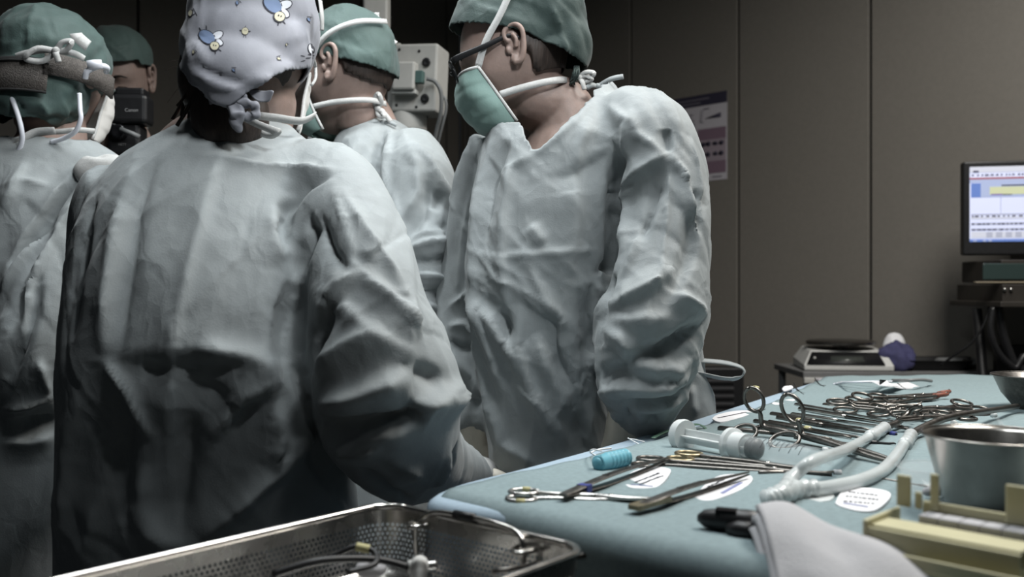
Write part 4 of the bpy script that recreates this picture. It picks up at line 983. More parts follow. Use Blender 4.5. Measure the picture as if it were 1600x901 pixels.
# frame: top board and four legs under the cloth
tb = MB(); tb.prism([(p.x, p.y) for p in (PT(735, 762, TZ)+Vector((.03, .02, 0)), PT(1285, 592, TZ)+Vector((0, -.04, 0)), back_right+Vector((-.05, -.05, 0)), front_right+Vector((-.01, .06, 0)), PT(1170, 872, TZ)+Vector((.02, .04, 0)))], TZ-.035, TZ-.012)
link('table_top', local(tb.mesh('table_top', False), tbl), M['steel'], tbl)
for x, y in ((.06, 1.02), (.78, 2.18), (1.45, 2.12), (.47, .62)):
    l = MB(); l.tube([(x, y, .07), (x, y, TZ-.03)], .016, 14); l.lathe((x, y, .035), [(.012, -.035), (.034, -.03), (.034, .03), (.012, .035)], 16, (1, 0, 0), (True, True))
    link('leg', local(l.mesh('leg'), tbl), M['steel'], tbl)
# pale drape: outline swept down as a skirt with soft hanging folds
def skirt(name, outline, root, m, drop, r=.012, fold_amp=.012, ztop=TZ, inset=.0):
    pts = [Vector(p) for p in outline]; dense = []
    for a, b in zip(pts, pts[1:]+pts[:1]):
        k = max(1, int((b-a).length/.02)); dense += [a.lerp(b, i/k) for i in range(k)]
    n = len(dense); c = sum(dense, Vector())/n
    for _ in range(3): dense = [dense[i-1]*.25+dense[i]*.5+dense[(i+1) % n]*.25 for i in range(n)]
    nor = []
    for i in range(n):
        t = (dense[(i+1) % n]-dense[i-1]).normalized(); o = Vector((t.y, -t.x, 0)); o = o if o.dot(dense[i]-c) > 0 else -o; nor.append(o)
    rows = []
    for j in range(3): rows.append([dense[i]-nor[i]*(r+.03*(2-j)) for i in range(n)])
    for j in range(1, 5):
        a = j/4*math.pi/2; rows.append([dense[i]-nor[i]*r*(1-math.sin(a))-Vector((0, 0, r*(1-math.cos(a)))) for i in range(n)])
    for j in range(1, 13):
        t = j/12; rows.append([dense[i]+nor[i]*(fold_amp*t*(math.sin(i*.33)+.6*math.sin(i*.71+1))+.010*t)-Vector((0, 0, r+(drop-r)*t)) for i in range(n)])
    mb = MB(); mb.rings(rows, True, False, False)
    # level top
    mb.add(rows[0], [tuple(range(n))])
    for k in range(len(mb.v)): pass
    me = mb.mesh(name); return link(name, local(me, root), m, root)
skirt('pale_drape', left_pale+[back_right, front_right+Vector((.01, .0, 0)), PT(1190, 876, TZ), PT(1000, 846, TZ), PT(800, 803, TZ)], tbl, M['drape_pale'], .48)
# teal drape: lies on the pale one, rolls over the front edge
Ls = [PT(1292, 592, TZ), PT(1250, 613, TZ), PT(1210, 634, TZ), PT(1100, 671, TZ), PT(1000, 702, TZ), PT(860, 737, TZ), PT(745, 761, TZ), PT(707, 772, TZ)]
def along(pts, n):
    L = [0]
    for a, b in zip(pts, pts[1:]): L.append(L[-1]+(b-a).length)
    out = []
    for i in range(n):
        s = L[-1]*i/(n-1); k = max(j for j in range(len(L)) if L[j] <= s+1e-9); k = min(k, len(pts)-2)
        out.append(pts[k].lerp(pts[k+1], (s-L[k])/(L[k+1]-L[k])))
    return out
front = along([PT(707, 772, TZ), PT(850, 804, TZ), PT(1000, 838, TZ), PT(1180, 880, TZ), Vector((.465, .57, TZ))], 60)
back = along([PT(1292, 592, TZ), PT(1450, 590, TZ), PT(1600, 590, TZ), back_right], 60)
LL = along(Ls, 90); RR = along([back_right, front_right], 90)
rows = []
rnd = random.Random(3)
for i in range(90):
    s = i/89; row = []
    for j in range(60):
        t = j/59
        p = LL[i]*(1-t)+RR[i]*t+back[j]*(1-s)+front[j]*s-(back[0]*(1-s)*(1-t)+back[-1]*(1-s)*t+front[0]*s*(1-t)+front[-1]*s*t)
        p = p+Vector((0, 0, .0045+.0012*math.sin(p.x*23+p.y*9)*math.sin(p.y*17-p.x*5)+.0008*math.sin(p.x*61+p.y*37)))
        row.append(p)
    rows.append(row)
fn = []
for j in range(60):
    t = (front[min(j+1, 59)]-front[max(j-1, 0)]).normalized(); fn.append(Vector((t.y, -t.x, 0)))
rr = .020
for k in range(1, 8):
    a = k/7*math.pi*.55
    rows.append([rows[89][j]+fn[j]*rr*math.sin(a)-Vector((0, 0, rr*(1-math.cos(a)))) for j in range(60)])
for k in range(1, 10):
    rows.append([rows[89][j]+fn[j]*(rr-.002*k+.006*math.sin(j*.35)*k/9)-Vector((0, 0, rr+.035*k)) for j in range(60)])
mb = MB(); mb.grid(rows)
link('teal_drape', local(bake(mb.mesh('teal_drape'), [('SOLIDIFY', dict(thickness=.003, offset=-1))]), tbl), M['drape_teal'], tbl)
TOP = TZ+.0062

# ------------------------------------------------------------------ instruments
def frame(a, b, up=(0, 0, 1)):
    a, b = Vector(a), Vector(b); x = (b-a).normalized(); u = Vector(up); y = u.cross(x).normalized(); z = x.cross(y)
    R = Matrix((x, y, z)).transposed().to_4x4(); return Matrix.Translation(a) @ R, (b-a).length
def clamp(a, b, label, group='ring-handled clamps on the instrument table', up=(0, 0, 1), ring=.0145, m=None, tip='straight', name='hemostat_clamp', ringm=None, spread=1.0, tape=None, tipm=None, joint=.60, cat='clamp', jaw=1.0):
    """ring-handled clamp or scissors: two crossing arms, each with its ring, joined by a screw"""
    Mx, L = frame(a, b, up); m = m or M['steel']; j = L*joint
    root = empty(name, Mx.translation, label, cat, group); th = .0027
    for sd in (1, -1):
        z = sd*.0013
        sp = (ring+.003)*spread
        pts = [Vector((ring*2.0, sd*sp*.80, z)), Vector((ring*2.0+L*.12, sd*sp*.42, z)), Vector((j-.020, sd*.0045, z)), Vector((j, 0, z)), Vector((j+.018, -sd*.0028*jaw, z)), Vector((L*.93, -sd*.0022*jaw, z)), Vector((L, -sd*.0008, z+(.004 if tip == 'curved' else 0)))]
        rad = [.0028, .0026, .0034, .0048, .0040, .0026, .0013]
        mb = MB(); mb.tube([Mx @ p for p in catmull(pts, 4)], lerp_list(rad, 4), 8, lerp_list([th, th, th, .0030, .0026, .002, .0012], 4), Mx.to_3x3() @ Vector((0, 0, 1)))
        arm = link('arm', local(mb.mesh('arm'), root), m, root)
        rg = MB(); n = 22; cc = Vector((ring, sd*sp, z))
        rg.tube([Mx @ (cc+Vector((ring*1.12*math.cos(t), ring*.92*math.sin(t), 0))) for t in [2*math.pi*i/n+.2 for i in range(n+1)]], .0026, 8)
        link('finger_ring', local(rg.mesh('finger_ring'), root), ringm or m, arm)
        if tape:
            tq = MB(); tq.tube([Mx @ (cc+Vector((ring*1.12*math.cos(t), ring*.92*math.sin(t), 0))) for t in (1.2*sd, 1.5*sd, 1.8*sd)], .0031, 8); link('tape_mark', local(tq.mesh('tape_mark'), root), tape, arm)
        if tipm:
            tq = MB(); tq.tube([Mx @ Vector((L*.86, -sd*.0024*jaw, z)), Mx @ Vector((L*1.01, -sd*.0012, z))], [.0042, .0036], 8); link('tip_cover', local(tq.mesh('tip_cover'), root), tipm, arm)
    rt = MB(); rt.box(Mx @ Vector((ring*2+L*.10, 0, 0)), (.004, (ring+.003)*spread*.9, .002), Mx.to_3x3()); link('ratchet', local(rt.mesh('ratchet', False), root), m, root)
    sc = MB(); sc.lathe(Mx @ Vector((j, 0, 0)), [(.0028, -.0042), (.0032, 0), (.0028, .0044)], 10, Mx.to_3x3() @ Vector((0, 0, 1)), (True, True)); link('pivot_screw', local(sc.mesh('pivot_screw'), root), M['steel_bright'], root)
    return root
def tweezers(a, b, label, m=None, grip=True, tape=None, gap=.007, name='tissue_forceps', wide=.0055, group='thumb forceps on the drape', flatm=None):
    """two sprung blades joined at the flat end `a`"""
    Mx, L = frame(a, b); root = empty(name, Mx.translation, label, 'forceps', group); m = m or M['steel']
    for sd in (1, -1):
        pts = [Vector((0, 0, sd*.0008)), Vector((L*.10, 0, sd*.0018)), Vector((L*.35, 0, sd*gap*.62)), Vector((L*.60, 0, sd*gap*.62)), Vector((L*.9, 0, sd*gap*.28)), Vector((L, 0, sd*gap*.20))]
        mb = MB(); mb.tube([Mx @ (p+Vector((0, 0, gap*.7))) for p in catmull(pts, 4)], lerp_list([wide*.9, wide*1.05, wide, wide*.85, .0022, .0012], 4), 8, lerp_list([.0010, .0010, .0011, .0011, .0010, .0008], 4), Mx.to_3x3() @ Vector((0, 0, 1)), power=4)
        bl = link('blade', local(mb.mesh('blade', True, 40), root), m, root)
        if grip:
            gm = MB()
            for k in range(10): gm.box(Mx @ Vector((L*(.36+.022*k), 0, sd*(gap*.62+.0012)+gap*.7)), (.0016, wide*1.6, .0012), Mx.to_3x3())
            link('grip_ridges', local(gm.mesh('grip_ridges', False), root), M['steel_bright'], bl)
    if tape:
        t = MB(); t.box(Mx @ Vector((L*.17, 0, gap*.7)), (.010, wide*2.2, .0075), Mx.to_3x3()); link('tape_mark', local(t.mesh('tape_mark', False), root), tape, root)
    if flatm:
        t = MB(); t.prism([(-.004, -wide), (.0, -wide*1.25), (L*.24, -wide*1.2), (L*.24, wide*1.2), (.0, wide*1.25), (-.004, wide)], gap*.7-.0022, gap*.7+.0022, Mx); link('flat_end', local(t.mesh('flat_end', False), root), flatm, root)
    return root
def rod(name, a, b, r, label, cat='probe', m=None, group='slim probes and needle holders laid side by side', handle=.35, bands=(), hr=None):
    Mx, L = frame(a, b); root = empty(name, Mx.translation, label, cat, group); hr = hr or r*1.5
    h = MB(); h.tube([Mx @ Vector((x*L, 0, hr)) for x in (0, .015, handle*.5, handle, handle+.03)], [hr*.6, hr, hr*1.05, hr, r], 10); link('handle', local(h.mesh('handle'), root), m or M['steel_dark'], root)
    s = MB(); s.tube([Mx @ Vector((x*L, 0, hr+z)) for x, z in ((handle, 0), (.8, 0), (.93, .001), (1, .0))], [r, r*.8, r*.7, r*.4], 8); link('shaft', local(s.mesh('shaft'), root), m or M['steel_dark'], root)
    for t, bm_ in bands:
        q = MB(); q.tube([Mx @ Vector((t*L, 0, hr)), Mx @ Vector((t*L+.008, 0, hr))], hr*1.12, 10); link('colour_band', local(q.mesh('colour_band'), root), bm_, root)
    return root
Z3 = TOP+.003
# two clamps lying on their edge, one ring up in the air
def edge_clamp(up_ring, low_ring, tip, label, ringr, tape=None):
    A = PT(low_ring[0], low_ring[1]+9, TOP); Yr = A.y
    U = P(up_ring[0], up_ring[1], Yr); Lw = P(low_ring[0], low_ring[1], Yr-.006); T = PT(tip[0], tip[1], TOP+.006)
    root = empty('artery_clamp', A, label, 'clamp', 'clamps resting on edge')
    J = P((up_ring[0]+low_ring[0])/2+24, (up_ring[1]+low_ring[1])/2+16, Yr-.004)
    nrm = (U-Lw).cross(T-Lw).normalized(); ax = (T-J).normalized()
    for k, (c, o) in enumerate(((U, -1), (Lw, 1))):
        e1 = (c-J).normalized(); e2 = nrm.cross(e1)
        start = c-e1*ringr*.95
        sft = MB(); off = nrm*(.0014 if k else -.0014)
        J2 = J+ax*.035+off
        pts = [start+off, c.lerp(J, .55)+off+e2*.002, J+off, J2, T.lerp(J2, .35)+off+Vector((0, 0, .0022*o)), T+off+Vector((0, 0, .001*o))]
        sft.tube(catmull(pts, 5), lerp_list([.0030, .0032, .0040, .0046, .0034, .0016], 5), 10); arm = link('arm', local(sft.mesh('arm'), root), M['steel_dark'], root)
        rg = MB(); n = 26; rg.tube([c+e1*ringr*1.08*math.cos(t)+e2*ringr*.95*math.sin(t) for t in [2*math.pi*i/n for i in range(n+1)]], .0027, 10); link('finger_ring', local(rg.mesh('finger_ring'), root), M['steel_dark'], arm)
        if tape and not k:
            tq = MB(); tq.tube([c+e1*ringr*1.08*math.cos(t)+e2*ringr*.95*math.sin(t) for t in (-.3+math.pi*.0, 0.0, .3)] if False else [c+Vector((.15, 0, 1)).normalized()*ringr*1.02+e*.004 for e in (Vector((-1, 0, 0)), Vector((0, 0, 0)), Vector((1, 0, -.3)))], .0033, 8); link('tape_mark', local(tq.mesh('tape_mark'), root), tape, arm)
    sc = MB(); sc.lathe(J+ax*.035, [(.003, -.005), (.0034, 0), (.003, .005)], 10, nrm, (True, True)); link('pivot_screw', local(sc.mesh('pivot_screw'), root), M['steel'], root)
edge_clamp((1178, 624), (1163, 676), (1350, 704), 'dark clamp propped on edge with yellow tape on its raised ring', .0165, M['tape_yellow'])
edge_clamp((1238, 638), (1226, 688), (1402, 722), 'dark clamp propped on edge with plain raised ring, right of the taped one', .0190)
# long instruments with dark and gold rings beside the syringe
clamp(PT(995, 720, Z3), PT(1300, 741, Z3), 'long dark-ringed scissors lying in front of the syringe', name='long_scissors', m=M['steel_dark'], joint=.72, spread=.75, cat='scissors', ringm=M['steel_dark'], group='long scissors by the syringe')
clamp(PT(1053, 711, Z3+.002), PT(1262, 733, Z3+.002), 'gold-ringed scissors lying just behind the dark-ringed scissors', name='gold_ring_scissors', joint=.72, spread=.75, ringm=M['gold'], m=M['steel_dark'], cat='scissors', group='long scissors by the syringe')
clamp(PT(797, 773, Z3), PT(1040, 781, Z3), 'slim clamp at the front left corner of the teal drape', name='slim_clamp', joint=.65, spread=.62, ring=.0130, tape=M['tape_yellow'], group='clamps at the front of the drape')
tweezers(PT(880, 781, TOP+.003), PT(1046, 722, TOP+.003), 'forceps with a blue tape band resting on a white tag', M['steel_dark'], tape=M['tape_blue'], wide=.0058)
tweezers(PT(993, 800, TOP+.003), PT(1170, 746, TOP+.003), 'forceps with a brass flat end resting on the nearest white tag', M['steel_dark'], wide=.0058, flatm=mat('brass_worn', (.20, .17, .11), .45, metal=.7, noise=.2))
# labelled suture tags: a paddle of white plastic with lines of print
def suture_tag(pix, label, lines, blue=None, m=None, lift=0.0):
    pts = poly_pts(pix, TOP+.001+lift); c = sum(pts, Vector())/len(pts); root = empty('suture_tag', c, label, 'tag', 'white printed tags on the drape')
    closed = catmull(pts+[pts[0]], 4)[:-1]
    mb = MB(); mb.prism([(p.x, p.y) for p in closed], TOP+lift, TOP+.0022+lift); link('plate', local(mb.mesh('plate', False), root), m or M['tag_white'], root)
    for q, mm in [(l, M['ink']) for l in lines]+([(blue, M['tag_blue'])] if blue else []):
        a, b, w = PT(*q[0], TOP), PT(*q[1], TOP), q[2]; Mx, L = frame(a, b); t = MB(); x = 0; rnd = random.Random(int(q[0][0]))
        while x < L:
            k = rnd.uniform(.0015, .004) if mm is M['ink'] else L
            t.box(Mx @ Vector((x+k/2, rnd.uniform(-.0006, .0006) if mm is M['ink'] else 0, .0026+lift)), (k, w*(rnd.uniform(.6, 1) if mm is M['ink'] else 1), .0004), Mx.to_3x3()); x += k+rnd.uniform(.0008, .002)
        link('print', local(t.mesh('print', False), root), mm, root)
suture_tag([(975, 755), (985, 740), (1015, 730), (1045, 733), (1046, 742), (1030, 760), (1010, 764), (985, 763)], 'white tag under the forceps with the blue band', [((992, 757), (1030, 742), .003), ((1000, 760), (1036, 746), .003)], ((986, 760), (1020, 763), .002))
suture_tag([(1086, 778), (1100, 760), (1125, 744), (1165, 742), (1176, 750), (1160, 765), (1120, 781), (1098, 783)], 'white tag under the brass-ended forceps', [((1095, 776), (1130, 758), .003), ((1106, 764), (1140, 748), .003)], ((1128, 774), (1158, 757), .004))
suture_tag([(1113, 655), (1120, 649), (1145, 643), (1172, 642), (1176, 646), (1150, 655), (1125, 660)], 'white tag at the left rim behind the syringe', [((1122, 655), (1165, 646), .004)])
suture_tag([(1305, 787), (1318, 767), (1350, 763), (1385, 768), (1391, 778), (1370, 797), (1345, 800), (1315, 793)], 'white tag with bold print behind the gauze', [((1318, 788), (1368, 792), .004), ((1322, 780), (1374, 786), .004), ((1326, 773), (1372, 779), .003)], ((1318, 791), (1356, 797), .003), lift=.001)
suture_tag([(1246, 778), (1260, 769), (1285, 768), (1303, 774), (1296, 783), (1268, 785)], 'blank oval clear plate between the gauze and the tubing', [], m=M['milky'])
suture_tag([(1206, 631), (1212, 628), (1238, 624), (1240, 627), (1215, 633)], 'small blank white strip behind the raised clamp rings', [])
suture_tag([(1222, 608), (1226, 604), (1238, 603), (1238, 607), (1226, 611)], 'tiny white chip on the far left rim of the table', [])
# syringe
def syringe():
    a, b = PT(1062, 697, TOP), PT(1292, 744, TOP); Mx, L = frame(a, b); r = .0150
    root = empty('syringe', Mx.translation, 'large clear syringe with black plunger seal', 'syringe')
    X = lambda x: Mx @ Vector((x*L, 0, r+.001)); ax = Mx.to_3x3() @ Vector((1, 0, 0))
    br = MB(); br.lathe(Mx.translation+Vector((0, 0, r+.001)), [(r, .42*L), (r, .93*L), (r*.55, .955*L), (.003, .96*L), (.0024, 1.03*L), (.0015, 1.03*L), (.0018, .955*L), (r*.5, .945*L), (r*.90, .925*L), (r*.90, .42*L), (r, .42*L)], 28, ax)
    bo = link('barrel', local(br.mesh('barrel', True, 40), root), M['clear'], root)
    fl = MB(); fl.lathe(Mx.translation+Vector((0, 0, r+.001)), [(r*.92, .38*L), (r*1.42, .385*L), (r*1.42, .41*L), (r*1.12, .42*L), (r*1.10, .50*L), (r*1.01, .50*L), (r*.92, .50*L)], 28, ax); link('barrel_flange', local(fl.mesh('barrel_flange', True, 40), root), M['milky'], bo)
    gr = MB()
    for k in range(9): gr.tube([X(.64+.03*k)+(Mx.to_3x3() @ Vector((0, -math.sin(t)*r*1.01, math.cos(t)*r*1.01))) for t in (.2, .5, .8 if k % 2 else 1.2)], .0004, 4)
    link('graduation_marks', local(gr.mesh('graduation_marks'), root), M['ink'], bo)
    pl = MB(); pl.lathe(Mx.translation+Vector((0, 0, r+.001)), [(r*1.38, 0), (r*1.45, .006), (r*1.38, .012)], 28, ax, (True, True))
    po = link('thumb_plate', local(pl.mesh('thumb_plate', True, 40), root), M['milky'], root)
    ps = MB()
    for w, h in ((r*1.25, .0022), (.0022, r*1.25)): ps.box(X(.275), (.52*L, w, h), Mx.to_3x3())
    link('plunger_rod', local(ps.mesh('plunger_rod', False), root), M['milky'], root)
    se = MB(); se.lathe(Mx.translation+Vector((0, 0, r+.001)), [(r*.5, .525*L), (r*.86, .527*L), (r*.86, .545*L), (r*.78, .552*L), (r*.86, .559*L), (r*.86, .572*L), (r*.4, .59*L)], 24, ax, (True, True)); link('plunger_seal', local(se.mesh('plunger_seal'), root), M['black'], root)
syringe()
# suction tubing: Y piece, two clear hoses with dark cannulas
def hose(pix, r, m, name, root, ends=1.0):
    pts = catmull([PT(x, y, TOP+z) for x, y, z in pix], 8); mb = MB(); mb.tube(pts, r if not callable(r) else [r(i/(len(pts)-1)) for i in range(len(pts))], 16); return link(name, local(mb.mesh(name), root), m, root)
yp = empty('suction_tubing', PT(1215, 772, TOP), 'clear suction tubing with a Y connector and two dark cannulas', 'tubing')
hose([(1200, 782, .008), (1222, 772, .012), (1246, 764, .011), (1275, 762, .010)], lambda t: .0105-.002*t+.0012*math.cos(t*40), M['clear_soft'], 'y_connector', yp)
hose([(1215, 775, .012), (1228, 762, .016), (1236, 748, .016)], lambda t: .0075+.001*math.cos(t*25), M['clear_soft'], 'y_branch', yp)
hose([(1232, 754, .016), (1246, 738, .024), (1266, 722, .034), (1292, 712, .034), (1318, 704, .022), (1345, 690, .011), (1366, 678, .009), (1384, 666, .009)], .0066, M['clear_soft'], 'hose', yp)
hose([(1262, 764, .010), (1300, 760, .009), (1345, 750, .008), (1378, 735, .008), (1398, 715, .008), (1412, 695, .008), (1424, 678, .008)], .0072, M['clear_soft'], 'hose', yp)
for pix, r in (([(1360, 682, .010), (1384, 667, .010)], .0085), ([(1414, 694, .009), (1424, 678, .009)], .0085)):
    hose(pix, lambda t: .0082+.0012*math.cos(t*22), M['clear_soft'], 'ribbed_grip', yp)
hose([(1380, 668, .010), (1402, 660, .012), (1416, 648, .020), (1426, 638, .030), (1438, 634, .038)], lambda t: .0052-.0018*t, M['steel_dark'], 'cannula', yp)
hose([(1422, 680, .010), (1442, 668, .014), (1475, 654, .020), (1520, 645, .022), (1556, 640, .018), (1590, 634, .012)], lambda t: .0058-.0012*t, M['steel_dark'], 'cannula', yp)
for pix in ([(1270, 690, .006), (1320, 697, .006), (1345, 700, .004)],): 
    q = empty('plastic_cannula', PT(1290, 705, TOP), 'thin clear plastic tube beyond the syringe tip', 'tube'); hose([(1290, 703, .004), (1320, 706, .004), (1346, 706, .004)], .0035, M['clear'], 'tube_wall', q); hose([(1286, 703, .004), (1294, 703, .004)], .0042, M['milky'], 'tube_collar', q)
# white swab tip
rod('cautery_pencil', PT(1185, 742, TOP), PT(1312, 742, TOP), .0020, 'dark slim rod with a white swab tip under the syringe nozzle', 'probe', handle=.3, bands=((.93, M['tag_white']),))
rod('long_probe', PT(1452, 764, TOP), PT(1345, 744, TOP), .0014, 'single thin dark rod behind the white printed tag', 'probe', handle=.1)
# row of slim instruments laid side by side
GR = 'slim instruments laid side by side'
row = [((1242, 634), (1408, 664), .0022, 'steel', ()), ((1248, 642), (1412, 670), .0028, 'steel_bright', ()), ((1236, 650), (1395, 672), .0024, 'steel_bright', ()), ((1204, 650), (1360, 676), .0028, 'steel_dark', ()), ((1214, 656), (1375, 684), .0030, 'steel_dark', ((.22, 'tape_yellow'),)), ((1200, 664), (1350, 690), .0030, 'steel_dark', ((.42, 'tape_yellow'),)),
       ((1178, 661), (1330, 688), .0026, 'steel_dark', ()), ((1122, 673), (1300, 690), .0028, 'steel_dark', ()), ((1190, 676), (1340, 700), .0024, 'steel_dark', ()), ((1345, 694), (1400, 697), .0022, 'black', ()), ((1370, 677), (1402, 682), .0022, 'black', ((.7, 'tape_blue'),)), ((1390, 668), (1455, 680), .0020, 'steel_dark', ())]
LB = ['thin grey probe farthest back in the row of slim instruments', 'broad polished rod second from the back in the slim row', 'polished rod third from the back in the slim row', 'dark handle fourth from the back in the slim row', 'dark instrument with one yellow band near its handle end', 'dark instrument with a yellow band halfway along, crossing the row', 'plain dark instrument seventh from the back in the slim row', 'dark tapered instrument reaching farthest left behind the syringe', 'nearest plain dark instrument of the slim row', 'short black stylus by the second hose', 'short black stylus with a blue band', 'thin dark rod end between the hoses and the steel cup']
for (a, b, r, mm, bands), lb in zip(row, LB):
    rod('slim_instrument', PT(*a, TOP), PT(*b, TOP), r, lb, 'instrument', M[mm], GR, .45, [(t, M[k]) for t, k in bands])
# heap of ring-handled clamps at the back
GH = 'heap of clamps at the back of the drape'
heap = [((1296, 628), (1425, 636), 0), ((1300, 634), (1440, 632), 1), ((1338, 634), (1468, 622), 0), ((1350, 629), (1478, 616), 2), ((1378, 626), (1482, 612), 1), ((1372, 640), (1470, 650), 1), ((1432, 644), (1330, 634), 2), ((1452, 650), (1380, 634), 0), ((1528, 634), (1420, 640), 1), ((1522, 642), (1410, 650), 0), ((1500, 648), (1400, 655), 2)]
HL = ['clamp with its rings farthest left in the heap', 'second clamp from the left in the heap', 'third clamp from the left in the heap', 'clamp with red tips lying on top of the heap', 'clamp with red tips farthest back in the heap', 'clamp at the near middle of the heap', 'clamp pointing left across the heap centre', 'clamp with rings at the near end of the heap', 'clamp with its rings farthest right in the heap', 'clamp just in front of the rightmost ring', 'nearest right-hand clamp in the heap']
for k, (a, b, h) in enumerate(heap):
    z = TOP+.003+.0075*h
    clamp(PT(a[0], a[1], z), PT(b[0], b[1], z+.003), HL[k], GH, (0.15*math.sin(k*2.1), -.25+.2*math.cos(k*1.3), 1), .0165, M['steel_dark'], 'curved', tipm=M['rubber_red'] if k in (3, 4) else None)
rod('trocar', PT(1330, 634, TOP), PT(1382, 620, TOP), .0024, 'short dark rod lying behind the heap of clamps', 'instrument', M['steel_dark'], GR, .5)
# glass tube pieces near the cup
for (a, b, lb) in (((1490, 660), (1512, 676), 'clear glass tube leaning behind the steel cup'), ((1552, 646), (1568, 668), 'second clear tube right of the first behind the steel cup')):
    q = empty('glass_tube', PT(*a, TOP), lb, 'tube'); Mx, L = frame(PT(*a, TOP+.004), PT(*b, TOP+.004)); t = MB(); t.tube([Mx @ Vector((x*L, 0, 0)) for x in (0, .3, .7, 1)], .0038, 14); link('tube_wall', local(t.mesh('tube_wall'), q), M['clear'], q); t = MB(); t.tube([Mx @ Vector((x*L, 0, 0)) for x in (.0, .12)], .0046, 14); link('tube_collar', local(t.mesh('tube_collar'), q), M['milky'], q)
# ridged blue tip cover
q = empty('tip_cover', PT(955, 738, TOP), 'ridged translucent blue tip cover on the drape', 'cover'); Mx, L = frame(PT(934, 737, TOP), PT(977, 727, TOP)); t = MB(); n = 60
t.tube([Mx @ Vector((L*i/n, 0, .010)) for i in range(n+1)], [(.0095 if i else .007)+(.0011 if (i//4) % 2 else 0)*(1 if i > 18 else 0) for i in range(n+1)], 20); link('ridged_sleeve', local(t.mesh('ridged_sleeve'), q), M['blue_clear'], q)
t = MB(); t.lathe(Mx @ Vector((-.001, 0, .010)), [(.002, -.002), (.007, -.001), (.007, .003)], 18, Mx.to_3x3() @ Vector((1, 0, 0)), (True, True)); link('end_cap', local(t.mesh('end_cap'), q), M['blue_clear'], q)
# white suture ends, green strip, black sutures
def strand(name, pixs, r, m, label, cat='suture'):
    q = empty(name, PT(pixs[0][0][0], pixs[0][0][1], TZ), label, cat)
    for pix in pixs: t = MB(); t.tube(catmull([PT(x, y, TOP+z) for x, y, z in pix], 6), r, 6); link('thread', local(t.mesh('thread'), q), m, q)
strand('white_suture', [[(940, 704, .026), (926, 702, .016), (922, 706, .006), (932, 712, .001)], [(923, 707, .005), (935, 702, .004), (955, 700, .002)], [(932, 712, .001), (945, 709, .001), (961, 705, .001)]], .0010, M['thread_white'], 'white suture ends curling up from the pale rim of the table')
strand('white_thread', [[(981, 684, .004), (990, 689, .001), (999, 694, .001)], [(985, 685, .002), (995, 687, .001), (1007, 690, .001)]], .0009, M['thread_white'], 'two short white threads crossing on the pale rim')
strand('black_suture', [[(1240, 598, .014), (1246, 608, .004), (1256, 616, .001)], [(1238, 602, .010), (1248, 611, .002), (1258, 614, .001)]], .0009, M['black'], 'black suture ends on the rim beside the tiny white chip')
strand('black_suture', [[(1273, 590, .012), (1278, 598, .004), (1288, 604, .001)], [(1276, 594, .008), (1282, 601, .002), (1290, 602, .001)]], .0009, M['black'], 'black suture ends at the far left corner of the table')
strand('black_suture', [[(1168, 640, .004), (1180, 643, .002), (1196, 639, .001)], [(1172, 637, .006), (1184, 641, .002), (1190, 644, .001)]], .0008, M['black'], 'black threads under the taped clamp ring')
q = empty('green_strip', PT(1060, 672, TZ), 'curled dark green strip behind the syringe plunger', 'strip')
rb = ribbon([PT(1020, 684, TOP+.001), PT(1040, 674, TOP+.002), PT(1060, 668, TOP+.003)], .006, .0008, (0, -.3, 1)); link('flat_end', local(rb.mesh('flat_end'), q), M['leaf_green'], q)
rb = ribbon([PT(1058, 668, TOP+.003), PT(1075, 664, TOP+.010), PT(1092, 663, TOP+.008), PT(1104, 670, TOP+.001)], .007, .0008, (0, -.3, 1)); link('curled_end', local(rb.mesh('curled_end'), q), M['leaf_green'], q)
# flat white leads and paper at the far rim
q = empty('white_lead', PT(1350, 596, TZ), 'bundle of flat white leads arching over the far rim of the table', 'cable')
for k in range(4):
    t = MB(); t.tube(catmull([PT(1302+k*4, 600-k, TOP+.002+.002*k), PT(1330, 597, TOP+.008+.004*k), PT(1365, 596, TOP+.014+.003*k), PT(1392, 596, TOP+.012), PT(1415, 594, TOP+.010)], 6), .0022, 8); link('lead', local(t.mesh('lead'), q), M['cable_white'], q)
t = MB(); t.tube(catmull([PT(1395, 594, TOP+.014), PT(1420, 594, TOP+.022), PT(1440, 593, TOP+.020), PT(1455, 595, TOP+.010)], 6), .0035, 8); link('grey_lead', local(t.mesh('grey_lead'), q), M['grey_plastic'], q)
q = empty('paper_strip', PT(1395, 597, TZ), 'torn white paper strips beside the flat leads', 'paper')
for k, pix in enumerate(([(1365, 596, .020), (1380, 598, .024), (1395, 600, .018)], [(1385, 600, .018), (1405, 603, .008), (1430, 601, .003)])):
    rb = ribbon([PT(x, y, TOP+z) for x, y, z in pix], .030, .0008, (0, -.5, 1)); link('strip', local(rb.mesh('strip'), q), M['tag_white'], q)
